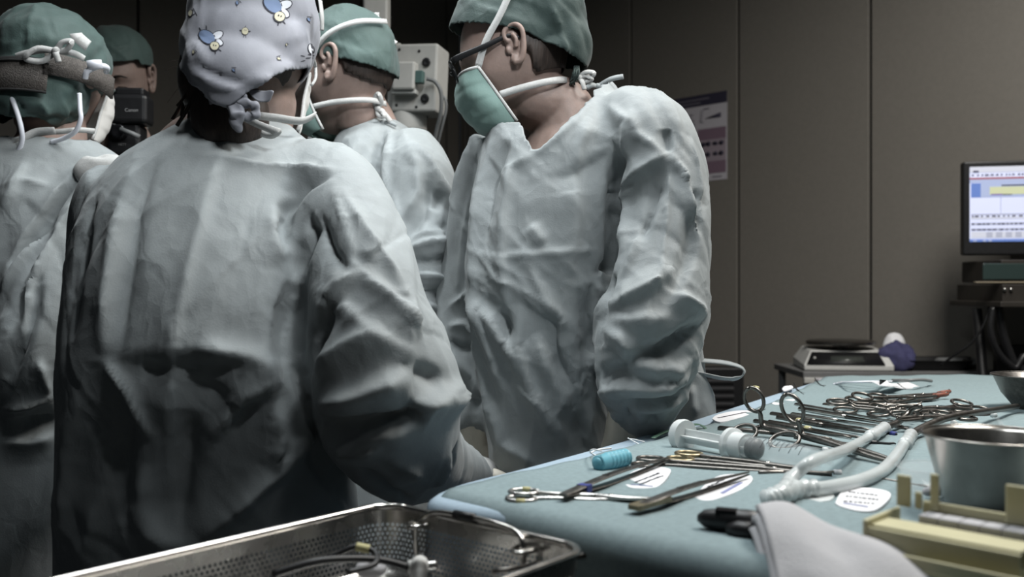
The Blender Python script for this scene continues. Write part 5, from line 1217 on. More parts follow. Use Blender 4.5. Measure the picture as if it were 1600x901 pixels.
# steel cup, dark bowl, clear cup
def cup(name, c, prof, label, m, n=48, cat='bowl'):
    q = empty(name, c, label, cat); t = MB(); t.lathe(c, prof, n); link('wall', local(bake(t.mesh('wall'), []), q), m, q)
    rm = MB(); R0, z0 = max(prof, key=lambda p: p[0]); rm.tube([Vector(c)+Vector((R0*math.cos(a), R0*math.sin(a), z0)) for a in [2*math.pi*i/48 for i in range(49)]], .0014, 8); link('rim', local(rm.mesh('rim'), q), m, q); return q
cup('steel_cup', PT(1585, 812, TOP)+Vector((0, .035, 0)), [(.001, .001), (.040, .001), (.044, .004), (.048, .015), (.0625, .071), (.0655, .073), (.064, .0725), (.060, .069), (.046, .015), (.041, .005), (.001, .004)], 'tall polished steel cup at the right of the table', mat('cup_steel', (.34, .325, .30), .24, metal=1.0, noise=.15, nscale=30, rough_var=.08))
cup('steel_bowl', PT(1618, 640, TOP), [(.001, .001), (.030, .001), (.034, .004), (.055, .030), (.068, .060), (.071, .061), (.066, .058), (.052, .028), (.030, .006), (.001, .005)], 'dark shallow steel bowl at the far right edge', M['steel_dark'])
q = cup('clear_cup', PT(1462, 770, TOP), [(.001, .001), (.026, .001), (.030, .004), (.036, .026), (.0385, .027), (.0355, .0255), (.029, .006), (.001, .003)], 'clear plastic dish left of the steel cup', M['clear'])
for k in range(5):
    t = MB(); t.ellipsoid(PT(1450+k*8, 768-4*(k % 2), TOP+.009), (.006, .005, .0045), 12, 8); o = link('cotton_ball', local(t.mesh('cotton_ball'), q), M['gauze'], q)
# folded gauze over the front edge
q = empty('gauze_stack', PT(1300, 850, TZ), 'folded white gauze hanging over the front edge of the table', 'gauze')
for k in range(3):
    lift = .006*k; rowsg = []; N1 = 26
    cols = []
    for i in range(N1):
        t = i/(N1-1); px = 1180+t*(292+8*k)-(6*(2-k) if t < .1 else 0)
        drop = .014 if t < .25 else .014+(t-.25)**1.7*.048
        Yb = .800-.085*t+.008*math.sin(t*9); top = TZ+.014+lift*1.5+.010*math.exp(-((t-.15)/.15)**2)-drop
        X = (px-CX)/F*(Yb-.035)
        Yf = .742-.07*t-.004*k
        w = .008*math.sin(t*9+k)
        prof = [Vector((X+.014, Yb+.004, TOP+.001+lift)), Vector((X+.010, Yb, top+.006)), Vector((X+.006, Yb-.018, top+.014+w*.3)), Vector((X+.003, Yb-.050, top+.008+w*.5)), Vector((X, Yb-.090+w*.4, top-.010)), Vector((X-.003, Yb-.122+w*.6, top-.034)), Vector((X-.005, Yb-.138+w*.6, top-.085)), Vector((X-.006, Yb-.142+w*.6, top-.16))]
        cols.append(catmull(prof, 4))
    mb = MB(); mb.grid(cols); me = bake(mb.mesh('gauze_layer'), [('SUBSURF', dict(levels=1)), ('SOLIDIFY', dict(thickness=.008, offset=-1))]); crumple(me, ((25, .004, (1, 1, .4), 4),))
    link('gauze_layer', local(me, q), M['gauze'], q)
# dark handle lying at the front edge
q = empty('dark_handle', PT(1130, 838, TZ), 'black curved instrument handle half under the gauze', 'handle')
Mx, L = frame(PT(1090, 826, TOP), PT(1200, 836, TOP)); t = MB(); t.tube([Mx @ Vector((x*L, 0, .010)) for x in (0, .1, .35, .7, 1)], [.003, .007, .010, .011, .010], 14, [.003, .008, .0105, .011, .010], (0, 0, 1)); link('grip', local(t.mesh('grip'), q), M['black'], q)
t = MB(); t.tube([Mx @ Vector((L*.45, -.012, .006)), Mx @ Vector((L*.6, -.014, .006)), Mx @ Vector((L, -.014, .006))], [.004, .008, .008], 12); link('lower_jaw', local(t.mesh('lower_jaw'), q), M['black'], q)
t = MB(); t.box(Mx @ Vector((L*.42, -.002, .0185)), (L*.3, .012, .004), Mx.to_3x3()); link('inlay', local(t.mesh('inlay', False), q), M['black_gloss'], q)
# yellow needle box
def needle_box():
    a, b = PT(1402, 850, TOP), PT(1640, 897, TOP); Mx, L = frame(a, b); w = .075
    root = empty('needle_box', Mx.translation, 'open yellow plastic needle box with white foam strips', 'box'); R3 = Mx.to_3x3()
    def bx(name, x, y, z, sx, sy, sz, m, parent=root, bev=.0015):
        t = MB(); t.box(Mx @ Vector((x, y, z)), (sx, sy, sz), R3); return link(name, local(bake_bevel(t.mesh(name, False), bev), root), m, parent)
    h = .034
    bx('base', L/2, -w/2+.0, .003, L, w, .004, M['yellow_plastic'])
    bx('back_wall', L/2+.012, -.002, h/2+.004, L-.02, .003, h+.006, M['yellow_plastic'])
    bx('front_wall', L/2, -w+.012, h*.40, L, .003, h*.80, M['yellow_plastic']); bx('front_wall', L/2+.02, -w+.002, h*.20, L-.03, .003, h*.40, M['yellow_plastic'])
    bx('end_wall', .002, -w*.45, h*.48, .004, w*.85, h*.95, M['yellow_plastic'])
    bx('ledge', L/2, -w*.55, h*.78, L-.004, w*.42, .003, M['yellow_plastic'])
    for x, wd, hh in ((.008, .012, .026), (.020, .006, .014), (.032, .007, .030), (.094, .018, .030)): bx('latch_tab', x, -.004 if x > .03 else -.006, h+hh/2, wd, .003, hh, M['yellow_plastic'])
    for k in range(7): bx('foam_strip', .034+k*.0155, -.014, h*.86, .0150, .018, .008, M['gauze'], bev=.001)
needle_box()

# ------------------------------------------------------------------ perforated steel tray in front
def perforated(name):
    m = bpy.data.materials.new(name); N, L = nodes_of(m); b = N['Principled BSDF']
    b.inputs['Base Color'].default_value = (.50, .49, .47, 1); b.inputs['Metallic'].default_value = 1; b.inputs['Roughness'].default_value = .26
    uv = N.new('ShaderNodeUVMap'); sep = N.new('ShaderNodeSeparateXYZ'); L.new(uv.outputs[0], sep.inputs[0])
    def mth(op, a, bb=None):
        n = N.new('ShaderNodeMath'); n.operation = op
        for i, q in enumerate((a, bb)):
            if q is None: continue
            if isinstance(q, (int, float)): n.inputs[i].default_value = q
            else: L.new(q, n.inputs[i])
        return n.outputs[0]
    p = .0052; q = p*math.sqrt(3); ds = []
    for ox, oy in ((0, 0), (p/2, q/2)):
        u = mth('SUBTRACT', mth('FLOORED_MODULO', mth('ADD', sep.outputs[0], ox), p), p/2); v = mth('SUBTRACT', mth('FLOORED_MODULO', mth('ADD', sep.outputs[1], oy), q), q/2)
        ds.append(mth('SQRT', mth('ADD', mth('MULTIPLY', u, u), mth('MULTIPLY', v, v))))
    d = mth('MINIMUM', *ds); hole = mth('GREATER_THAN', d, .00165)
    # plain margin along the top and bottom edges
    marg = mth('MAXIMUM', mth('GREATER_THAN', sep.outputs[1], .048), mth('LESS_THAN', sep.outputs[1], .004)); 
    L.new(mth('MAXIMUM', hole, marg), b.inputs['Alpha'])
    n = N.new('ShaderNodeTexNoise'); n.inputs['Scale'].default_value = 60; tc = N.new('ShaderNodeTexCoord'); L.new(tc.outputs['Object'], n.inputs['Vector']); mr = N.new('ShaderNodeMapRange'); mr.inputs['To Min'].default_value = .18; mr.inputs['To Max'].default_value = .38; L.new(n.outputs['Fac'], mr.inputs[0]); L.new(mr.outputs[0], b.inputs['Roughness'])
    return m
M['perf'] = perforated('perforated_steel')
def tray():
    zr = P(600, 788, .95).z; c0 = P(605, 788, .95); e1 = Vector((-.651, -.759, 0)); e2 = Vector((.7746, -.6324, 0)); e2 = Vector((.759, -.651, 0))
    LA, LB_, h, rc = .46, .255, .062, .028
    root = empty('sterilising_tray', c0+e1*LA/2+e2*LB_/2-Vector((0, 0, h)), 'perforated stainless steel tray with wire handles in the foreground', 'tray')
    def outline(ins, r):
        o = []
        for (sx, sy), a0 in (((0, 0), 180), ((1, 0), 270), ((1, 1), 0), ((0, 1), 90)):
            cx_ = (ins+r) if sx == 0 else LA-ins-r; cy_ = (ins+r) if sy == 0 else LB_-ins-r
            for i in range(9):
                a = math.radians(a0+90*i/8); o.append((cx_+r*math.cos(a), cy_+r*math.sin(a)))
        return o
    W2 = lambda x, y, z: c0+e1*x+e2*y+Vector((0, 0, z))
    o1 = outline(0, rc); n = len(o1); per = [0]
    for i in range(n): per.append(per[-1]+math.dist(o1[i], o1[(i+1) % n]))
    zs = [0, -.012, -h+.008, -h+.002, -h]; ins = [0, 0, .004, .008, .014]
    vs = []; fs = []; uvs = []
    for k, (z, q) in enumerate(zip(zs, ins)):
        oo = outline(q, max(.006, rc-q))
        for i in range(n+1): vs.append(W2(*oo[i % n], z)); uvs.append((per[i], h+z))
    for k in range(4):
        for i in range(n): fs.append((k*(n+1)+i, k*(n+1)+i+1, (k+1)*(n+1)+i+1, (k+1)*(n+1)+i))
    me = bpy.data.meshes.new('side_wall'); me.from_pydata(vs, [], fs); uvl = me.uv_layers.new(name='UVMap')
    for p in me.polygons:
        for li in p.loop_indices: uvl.data[li].uv = uvs[me.loops[li].vertex_index]
    me.polygons.foreach_set('use_smooth', [True]*len(me.polygons)); link('side_wall', local(me, root), M['perf'], root)
    ob = outline(.012, .012); me = bpy.data.meshes.new('floor_sheet'); me.from_pydata([W2(x, y, -h) for x, y in ob], [], [tuple(range(len(ob)))]); uvl = me.uv_layers.new(name='UVMap')
    for p in me.polygons:
        for li in p.loop_indices: x, y = ob[me.loops[li].vertex_index]; uvl.data[li].uv = (x, (y*.5)*.1+.02)
    link('floor_sheet', local(me, root), M['steel'], root)
    rm = MB(); pts = [W2(x, y, .001) for x, y in o1]; rm.tube(pts+[pts[0], pts[1]], .0034, 10); link('rim', local(rm.mesh('rim'), root), M['steel_bright'], root)
    # drop handle on the short side: posts through eyes, hinged wire bail
    for x0 in (.0,):
        hp = [W2(.010, .055, -.044), W2(.010, .052, -.016), W2(.010, .058, -.005), W2(.006, .075, .005), W2(.004, .110, .007), W2(.004, .150, .007), W2(.005, .178, .003), W2(.010, .190, -.008), W2(.010, .190, -.05)]
        t = MB(); t.tube(catmull(hp, 6), .0026, 10); hd = link('handle', local(t.mesh('handle'), root), M['steel_bright'], root)
        t = MB(); t.tube([W2(.004, .100, .007), W2(.004, .125, .0075)], .0040, 10); link('handle_sleeve', local(t.mesh('handle_sleeve'), root), M['black'], hd)
        for y in (.055, .190):
            t = MB(); t.tube(catmull([W2(.003, y-.010, -.009), W2(.016, y-.007, -.010), W2(.018, y+.003, -.010), W2(.003, y+.010, -.009)], 5), .0022, 8); link('handle_eye', local(t.mesh('handle_eye'), root), M['steel_bright'], hd)
            t = MB(); t.tube(catmull([W2(.004, y-.006, -.042), W2(.014, y, -.046), W2(.022, y+.012, -.050)], 5), .0024, 8); link('handle_foot', local(t.mesh('handle_foot'), root), M['steel_bright'], hd)
        t = MB(); t.prism([(0, 0), (.006, 0), (.006, .03), (0, .03)], 0, .001, Matrix.Translation(W2(.006, .135, -.055)) @ Matrix.Rotation(0, 4, 'Z')); 
    return root, W2, h
tr_, W2, th_ = tray()
# contents of the tray
zf = -th_+.004
def tray_item(name, label, cat, parts):
    base = Vector(parts[0][1][0]); q = empty(name, base, label, cat)
    for nm, pts, r, m in parts: t = MB(); t.tube(catmull(pts, 5), r if not isinstance(r, list) else lerp_list(r, 5), 12); link(nm, local(t.mesh(nm), q), m, q)
T_ = lambda x, y, z: W2(x, y, zf+z)
tray_item('endoscope_lead', 'dark coiled lead lying in the tray', 'cable', [('lead', [T_(.16, .03, .03), T_(.13, .05, .038), T_(.10, .06, .036), T_(.07, .07, .030), T_(.05, .085, .022)], .0035, M['black']), ('plug', [T_(.05, .085, .022), T_(.036, .094, .022)], .0062, M['white_plastic']), ('plug_tip', [T_(.036, .094, .022), T_(.028, .099, .022)], .004, M['steel'])])
tray_item('lead_loop', 'looped dark lead with a yellow band in the tray', 'cable', [('lead', [T_(.10, .03, .03), T_(.08, .045, .040), T_(.07, .06, .036), T_(.082, .075, .03), T_(.11, .07, .028)], .0028, M['black']), ('band', [T_(.079, .046, .040), T_(.072, .056, .038)], .0040, M['tape_yellow'])])
tray_item('steel_probe', 'thick steel handle lying across the tray', 'instrument', [('grip', [T_(.05, .10, .026), T_(.075, .125, .026), T_(.10, .15, .028)], .0075, M['steel']), ('collar', [T_(.046, .096, .026), T_(.054, .104, .026)], .0085, M['white_plastic'])])
# long rod leaning out of the tray over its right corner
ra, rb_ = P(770, 893, .80), P(994, 852, .86)
q = empty('steel_rod', ra, 'slim dark rod leaning out over the right corner of the tray', 'instrument'); t = MB(); t.tube([ra.lerp(rb_, k/10) for k in range(11)], .0022, 8); link('shaft', local(t.mesh('shaft'), q), M['steel_dark'], q)
t = MB(); t.ellipsoid(rb_, (.0042, .0042, .0036), 12, 8); link('tip', local(t.mesh('tip'), q), M['steel'], q)
t = MB()
for k in range(12): c = ra.lerp(rb_, .50+.02*k); t.tube([c, ra.lerp(rb_, .508+.02*k)], .0029, 8)
link('ribbing', local(t.mesh('ribbing'), q), M['steel_dark'], q)
# swab in the tray corner
t = MB(); t.prism([(-.018, -.012), (.016, -.014), (.020, .008), (.002, .018), (-.016, .012)], 0, .020, Matrix.Translation(W2(.052, .034, zf+.001))); o = link('swab', bake(t.mesh('swab'), [('SUBSURF', dict(levels=2))]), M['gauze'], label='folded grey-white swab in the far corner of the tray', cat='swab')
# stand under the tray
sb = empty('tray_stand', tr_.location.copy(), 'draped trolley carrying the perforated tray', 'trolley'); sb.location.z = 0
zb = c0z = W2(0, 0, -th_).z
t = MB(); t.prism([tuple(W2(x, y, 0)[:2]) for x, y in ((.02, .015), (.45, .015), (.45, .24), (.02, .24))], zb-.022, zb-.0015); link('top_plate', local(t.mesh('top_plate', False), sb), M['steel'], sb)
for x, y in ((.04, .03), (.43, .03), (.43, .22), (.04, .22)):
    p = W2(x, y, 0); t = MB(); t.tube([(p.x, p.y, 0), (p.x, p.y, zb-.02)], .011, 12); link('leg', local(t.mesh('leg'), sb), M['steel'], sb)
# ------------------------------------------------------------------ things along the walls and behind the staff
M['metal_grey'] = mat('painted_grey_metal', (0.14, 0.14, 0.14), 0.5, noise=0.05)
M['off_white'] = mat('equipment_offwhite', (0.46, 0.455, 0.43), 0.5, noise=0.04)
M['green_plug'] = mat('plug_green', (0.07, 0.13, 0.12), 0.5)
M['paper'] = mat('poster_paper', (0.50, 0.48, 0.52), 0.7, noise=0.03)
M['po_dark'] = mat('poster_navy', (0.035, 0.032, 0.055), 0.6); M['po_mauve'] = mat('poster_mauve', (0.20, 0.135, 0.18), 0.7); M['po_green'] = mat('poster_green', (0.06, 0.09, 0.09), 0.7)
M['po_text'] = mat('poster_text', (0.16, 0.15, 0.18), 0.7)
M['purple'] = mat('purple_cloth', (0.045, 0.045, 0.11), 0.85, noise=0.2)
M['wood_dark'] = mat('dark_cabinet', (0.03, 0.026, 0.022), 0.5, noise=0.15, nscale=20)
def bxo(name, c, size, m, root, parent=None, R=None, bev=.003):
    t = MB(); t.box(c, size, R); return link(name, local(bake_bevel(t.mesh(name, False), bev) if bev else t.mesh(name, False), root), m, parent or root)
RW = Matrix.Rotation(math.atan2(RD.y, RD.x), 3, 'Z')         # x along the right wall, y out of it is -inward
def on_wall(px, py):                                            # pixel ray met with the face of the right wall
    d = Vector(((px-CX)/F, 1, -(py-CY)/F)); k = (CORNER-Vector((0, 0, CZ))).dot(RIN)/d.dot(RIN); p = Vector((0, 0, CZ))+d*k; return p
# poster
a, b, c, d = on_wall(1046, 152), on_wall(1137, 146), on_wall(1138, 290), on_wall(1046, 278)
pc = (a+b+c+d)/4; pw = .5*((b-a).length+(c-d).length)*.97; phh = .5*((a-d).length+(b-c).length)
po = empty('wall_poster', pc, 'poster with a dark header taped to the panelled wall', 'poster')
def prect(name, u0, u1, v0, v1, m, parent=None, z=.0008):
    t = MB(); t.box(pc+RW @ Vector(((.5*(u0+u1)-.5)*pw, 0, (.5-.5*(v0+v1))*phh))+RIN*(.0015+z), ((u1-u0)*pw, .0008, (v1-v0)*phh), RW); return link(name, local(t.mesh(name, False), po), m, parent or po)
sheet = prect('sheet', 0, 1, 0, 1, M['paper'], z=0)
prect('header', .0, 1, .0, .13, M['po_dark'], sheet); prect('picture', .04, .44, .32, .46, M['po_green'], sheet); prect('picture', .04, .44, .50, .60, M['po_text'], sheet)
prect('mauve_block', .50, .98, .40, .53, M['po_mauve'], sheet); prect('mauve_block', .50, .98, .78, .92, M['po_mauve'], sheet); prect('mauve_block', .50, .98, .53, .78, mat('poster_lilac', (.32, .27, .31), .7), sheet); prect('mauve_block', .04, .46, .62, .92, M['po_mauve'], sheet)
for u, v, wd in ((.06, .165, .22), (.06, .215, .36), (.06, .25, .34), (.06, .285, .38), (.60, .165, .10), (.75, .955, .16), (.10, .045, .60), (.10, .085, .45)): prect('text_line', u, u+wd, v, v+.014, M['po_text'], sheet, .0014)
t = MB(); pp = lambda u, v: pc+RW @ Vector(((u-.5)*pw, 0, (.5-v)*phh))+RIN*.0032
t.add([pp(.62, .285), pp(.90, .235), pp(.90, .29)], [(0, 1, 2)]); link('wedge_chart', local(bake(t.mesh('wedge_chart', False), [('SOLIDIFY', dict(thickness=.0006))]), po), M['po_dark'], sheet)
for u in (.57, .60): t = MB(); t.tube([pp(u, .33), pp(u-.03, .30), pp(u-.01, .18)], .0012, 5); link('chart_line', local(t.mesh('chart_line'), po), M['po_text'], sheet)
rnd = random.Random(6)
for v in (.58, .70):
    for u in (.60, .68, .80, .90):
        t = MB(); n = 10; t.add([pp(u+(.035+.02*rnd.random())*math.cos(2*math.pi*i/n), v+(.018+.016*rnd.random())*math.sin(2*math.pi*i/n)) for i in range(n)], [tuple(range(n))]); link('figure', local(bake(t.mesh('figure', False), [('SOLIDIFY', dict(thickness=.0006))]), po), M['po_dark'], sheet)
# monitor with its interface
mY = 3.05; mo = empty('monitor', P(1600, 400, mY), 'flat monitor showing a bright patient data screen', 'monitor')
RMo = Matrix.Rotation(math.radians(-12), 3, 'Z')
mc = P(1600, 324, mY); px_m = mY/F
def mrect(name, x0, x1, y0, y1, m, parent=None, z=0.0, th=.0010, bev=0):
    t = MB(); t.box(mc+RMo @ Vector(((.5*(x0+x1)-1600)*px_m, -z, (324-.5*(y0+y1))*px_m)), ((x1-x0)*px_m, th, (y1-y0)*px_m), RMo); return link(name, local(bake_bevel(t.mesh(name, False), bev) if bev else t.mesh(name, False), mo), m, parent or mo)
mrect('housing', 1512, 1700, 250, 398, M['black'], None, -.020, .045, .006)
def em(name, col, e): return mat(name, col, .4, emit=e)
E_ = .40
scr = mrect('screen', 1521, 1691, 259, 377, em('screen_white', (.62, .66, .86), E_), None, .0032, .001)
UI = {'tool': em('ui_grey', (.55, .57, .66), E_), 'red': em('ui_red', (.30, .10, .12), E_), 'blue': em('ui_blue', (.12, .20, .50), E_), 'mid': em('ui_mid', (.36, .42, .62), E_), 'yel': em('ui_yellow', (.52, .55, .36), E_), 'dark': em('ui_dark', (.06, .06, .10), E_), 'pur': em('ui_purple', (.20, .12, .42), E_), 'line': em('ui_line', (.38, .40, .50), E_)}
for nm, x0, x1, y0, y1, k in (('title_bar', 1521, 1691, 259, 268, 'tool'), ('logo', 1526, 1534, 265, 268, 'dark'), ('red_rule', 1521, 1691, 276, 279, 'red'), ('toolbar', 1521, 1691, 279, 284, 'mid'), ('side_panel', 1523, 1537, 285, 307, 'blue'), ('chart_panel', 1537, 1691, 284, 307, 'mid'), ('chart_band', 1550, 1691, 291, 303, 'yel'), ('chart_bar', 1567, 1691, 288, 290, 'dark'), ('chart_bar', 1552, 1568, 302, 304, 'pur'), ('chart_bar', 1568, 1582, 302, 304, 'dark'), ('divider', 1565.5, 1566.5, 307, 332, 'line'), ('text_row', 1523, 1691, 333, 335, 'line'), ('text_row', 1523, 1691, 338, 341, 'tool'), ('text_row', 1523, 1691, 347, 350, 'line'), ('text_row', 1523, 1691, 356, 359, 'line'), ('button_row', 1523, 1691, 361, 371, 'tool'), ('taskbar', 1521, 1691, 373, 377, 'blue')):
    mrect(nm, x0, x1, y0, y1, UI[k], scr, .0044 if nm not in ('chart_band', 'chart_bar', 'logo') else .0052)
rnd = random.Random(8)
for y in (272, 337, 349, 358):
    x = 1524
    while x < 1640: wd = rnd.uniform(2, 6); mrect('text', x, x+wd, y-1, y+1, UI['dark'], scr, .0056); x += wd+rnd.uniform(1.5, 5)
for x in range(1545, 1680, 14): mrect('button', x, x+9, 362, 370, UI['line'], scr, .0052)
for x in (1526, 1540, 1548): mrect('taskbar_icon', x, x+5, 374, 376.5, UI['mid'], scr, .0056)
t = MB(); t.box(P(1612, 395, mY+.11), (.06, .16, .04)); t.tube([P(1612, 395, mY+.19), P(1612, 470, mY+.19)], .018, 14); link('stand_neck', local(t.mesh('stand_neck', False), mo), M['black'], mo)
# equipment stack under the monitor
sh = empty('equipment_shelf', P(1620, 475, mY), 'black equipment trolley shelf below the monitor', 'shelf'); sh.location.z = 0
bxo('shelf_board', P(1630, 474, mY+.02), (.46, .34, .018), M['wood_dark'], sh)
bxo('drawer_unit', P(1640, 458, mY+.02), (.47, .30, .058), M['wood_dark'], sh)
for x in (1570, 1580): t = MB(); t.ellipsoid(P(x, 452, mY-.135), (.006, .005, .006), 10, 8); link('latch', local(t.mesh('latch'), sh), M['steel'], sh)
for s_ in (-1, 1):
    t = MB(); t.tube([P(1640+s_*64-(50 if s_ < 0 else 0), 482, mY+.02), Vector((P(1640+s_*64, 482, mY).x+s_*.02+.02, mY, 0.0))], .016, 10); link('leg', local(t.mesh('leg'), sh), M['black'], sh)
bxo('back_panel', Vector((P(1665, 500, mY).x, mY+.10, .53)), (.36, .03, 1.0), M['black'], sh)
dv = empty('recorder_box', P(1620, 443, mY), 'flat recorder box with a dark green front under the monitor', 'box')
bxo('case', P(1622, 424, mY+.02), (.38, .26, .070), M['wood_dark'], dv); bxo('front_panel', P(1622, 424, mY-.115), (.35, .006, .052), mat('recorder_green', (.028, .045, .042), .35), dv); bxo('base_rail', P(1618, 441, mY-.11), (.385, .02, .006), mat('rail_tan', (.20, .17, .12), .5), dv)
for k, pix in enumerate(([(1546, 478, 3.0), (1538, 505, 3.0), (1518, 535, 3.02), (1495, 552, 3.05), (1470, 570, 3.1)], [(1552, 480, 2.95), (1548, 515, 2.95), (1560, 550, 2.95), (1585, 575, 2.95), (1610, 590, 2.95)], [(1560, 478, 2.96), (1570, 530, 2.96), (1585, 570, 2.96), (1600, 620, 2.96)])):
    q = empty('power_cable', P(*pix[0]), ['thin black cable running left from the shelf down to the trolley', 'thick black cable looping under the shelf', 'black cable hanging straight down beside the trolley leg'][k], 'cable'); q.location.z = q.location.z
    t = MB(); t.tube(catmull([P(*p) for p in pix]+([] if k == 0 else [Vector((P(*pix[-1]).x, P(*pix[-1]).y, .01))]), 6), (.004, .010, .013)[k], 10); link('sheath', local(t.mesh('sheath'), q), M['black'], q)
# side trolley with the scale
sY = 3.35; sc_ = empty('side_trolley', P(1310, 580, sY), 'grey side trolley standing against the panelled wall', 'trolley'); sc_.location.z = 0
topz = P(1300, 574, sY).z
tx = P(1385, 574, sY).x
bxo('top_board', Vector((tx, sY+.02, topz-.012)), (.70, .36, .022), M['metal_grey'], sc_)
bxo('front_rail', Vector((tx, sY-.165, topz-.03)), (.70, .012, .020), M['off_white'], sc_)
for x in (-.33, .33):
    for y in (-.14, .16): t = MB(); t.tube([(tx+x, sY+y, 0), (tx+x, sY+y, topz-.02)], .014, 10); link('leg', local(t.mesh('leg'), sc_), M['metal_grey'], sc_)
wq = empty('weighing_scale', P(1310, 560, sY), 'bench weighing scale with a dark sloped display', 'scale'); wx = P(1312, 560, sY).x; wq.location = Vector((wx, sY-.02, topz))
RZ = Matrix.Rotation(math.radians(-8), 3, 'Z')
def wv(x, y, z): return Vector((wx, sY-.02, topz+.001))+RZ @ Vector((x, y, z))
t = MB(); t.rings([[wv(*p) for p in q] for q in ([(-.15, -.12, .0), (.15, -.12, 0), (.15, .12, 0), (-.15, .12, 0)], [(-.15, -.12, .018), (.15, -.12, .018), (.15, .12, .03), (-.15, .12, .03)], [(-.12, -.07, .066), (.13, -.07, .066), (.13, .11, .072), (-.12, .11, .072)])]); link('case', local(bake_bevel(t.mesh('case', False), .004), wq), M['white_plastic'], wq)
t = MB(); t.add([wv(-.142, -.1235, .022), wv(.120, -.1235, .022), wv(.105, -.080, .062), wv(-.118, -.080, .062)], [(0, 1, 2, 3)]); fp = link('display_panel', local(bake(t.mesh('display_panel', False), [('SOLIDIFY', dict(thickness=.004))]), wq), M['black'], wq)
t = MB(); t.add([wv(-.06, -.115, .031), wv(.055, -.115, .031), wv(.05, -.096, .049), wv(-.056, -.096, .049)], [(0, 1, 2, 3)]); link('display', local(bake(t.mesh('display', False), [('SOLIDIFY', dict(thickness=.008))]), wq), mat('lcd_dark', (.05, .055, .05), .3), fp)
t = MB(); t.ellipsoid(wv(-.112, -.105, .042), (.005, .004, .005), 10, 8); link('button', local(t.mesh('button'), wq), M['off_white'], fp)
t = MB(); t.lathe(wv(0, .02, .068), [(.03, 0), (.03, .012), (.115, .014), (.120, .018), (.120, .026), (.112, .030)], 36, (0, 0, 1), (False, True)); link('weighing_pan', local(t.mesh('weighing_pan', True, 30), wq), M['steel_dark'], wq)
def crumpled(name, c, r, m, label, cat, seed, amp=.5):
    t = MB(); t.ellipsoid(c, r, 28, 18); me = t.mesh(name); crumple(me, ((18, max(r)*amp, (1, 1, 1), seed), (40, max(r)*amp*.4, (1, 1, 1), seed+2)))
    me.transform(Matrix.Translation(-Vector(c))); return link(name, me, m, label=label, cat=cat, loc=c)
crumpled('purple_cloth', Vector((P(1372, 570, sY).x+.02, sY-.10, topz+.045)), (.065, .05, .048), M['purple'], 'crumpled purple cloth beside the weighing scale', 'cloth', 3)
crumpled('paper_tissue', Vector((P(1392, 556, sY).x, sY-.03, topz+.062)), (.040, .035, .064), M['tag_white'], 'crumpled white tissue behind the purple cloth', 'tissue', 8)
bt = empty('black_tray', Vector((P(1440, 572, sY).x, sY-.04, topz)), 'shallow black tray on the side trolley right of the tissue', 'tray')
t = MB(); c0 = bt.location; t.rings([[c0+Vector((sx*x, sy*y, z)) for sx, sy in ((-1, -1), (1, -1), (1, 1), (-1, 1))] for x, y, z in ((.09, .08, .001), (.115, .10, .035), (.125, .11, .037), (.112, .098, .033), (.088, .078, .005))], True, True, True); link('basin', local(bake_bevel(t.mesh('basin', False), .003), bt), M['black'], bt)
t = MB(); t.tube([c0+Vector((.125, -.05, .036)), c0+Vector((.145, -.02, .040)), c0+Vector((.125, .03, .036))], .005, 8); link('grip', local(t.mesh('grip'), bt), M['black'], bt)
gp = empty('grey_pouch', Vector((P(1490, 578, sY).x, sY-.03, topz)), 'rounded dark grey device at the right end of the side trolley', 'device')
gp.location.x = min(gp.location.x, tx+.25)
t = MB(); t.tube([gp.location+Vector((x, 0, .020)) for x in (-.075, -.06, 0, .05, .065)], [.02, .05, .055, .05, .02], 18, [.012, .019, .020, .019, .012], (0, 0, 1)); link('shell', local(t.mesh('shell'), gp), M['grey_plastic'], gp)
t = MB(); t.box(gp.location+Vector((0, -.045, .028)), (.05, .02, .006)); link('keypad', local(t.mesh('keypad', False), gp), M['black'], gp)
wb = empty('white_carton', Vector((P(1330, 582, sY).x, sY-.20, topz)), 'small white carton hanging at the front rail of the side trolley', 'carton')
bxo('carton', P(1330, 586, sY-.215), (.085, .05, .055), M['paper'], wb); bxo('carton_flap', P(1330, 575, sY-.215), (.087, .052, .004), M['tag_white'], wb)
wb.location = P(1330, 600, sY-.215)
# louvred heater low on the wall
hY = 3.6; he = empty('louvred_unit', P(1110, 640, hY), 'dark louvred unit standing behind the woman by the wall', 'heater'); he.location.z = 0
hx = P(1108, 600, hY).x; ht = P(1110, 575, hY).z
bxo('case', Vector((hx, hY+.06, ht/2)), (.27, .12, ht), M['black'], he)
for k in range(22):
    bxo('louvre', Vector((hx-.01, hY-.004, ht-.05-k*.030)), (.21, .012, .010), M['metal_grey'] if False else mat('louvre_grey', (.045, .045, .047), .45) if k == 0 else he.children[1].data.materials[0], he, None, Matrix.Rotation(.5, 3, 'X'), 0)
# equipment pendant: column, box, fittings, cable
eY = 2.45; pe = empty('equipment_pendant', P(590, 0, eY), 'off-white ceiling pendant column with a connector box', 'pendant'); s1 = eY/F
t = MB(); t.box(Vector((P(589, 0, eY+.06).x, eY+.06, (H+P(589, 72, eY).z)/2)), (.066, .066, H-P(589, 72, eY).z)); link('column', local(bake_bevel(t.mesh('column', False), .006), pe), M['off_white'], pe)
RB = Matrix.Rotation(math.radians(-14), 3, 'Z') @ Matrix.Rotation(math.radians(2.5), 3, 'Y')
bc = P(645, 121, eY)
def bp_(x, y, z): return bc+RB @ Vector(((x-645)*s1, y, (121-z)*s1))
def bxp(name, x0, x1, y0, y1, yf, dp, m, parent=None, bev=.004): t = MB(); t.box(bp_((x0+x1)/2, yf+dp/2, (y0+y1)/2), ((x1-x0)*s1, dp, (y1-y0)*s1), RB); return link(name, local(bake_bevel(t.mesh(name, False), bev), pe), m, parent or pe)
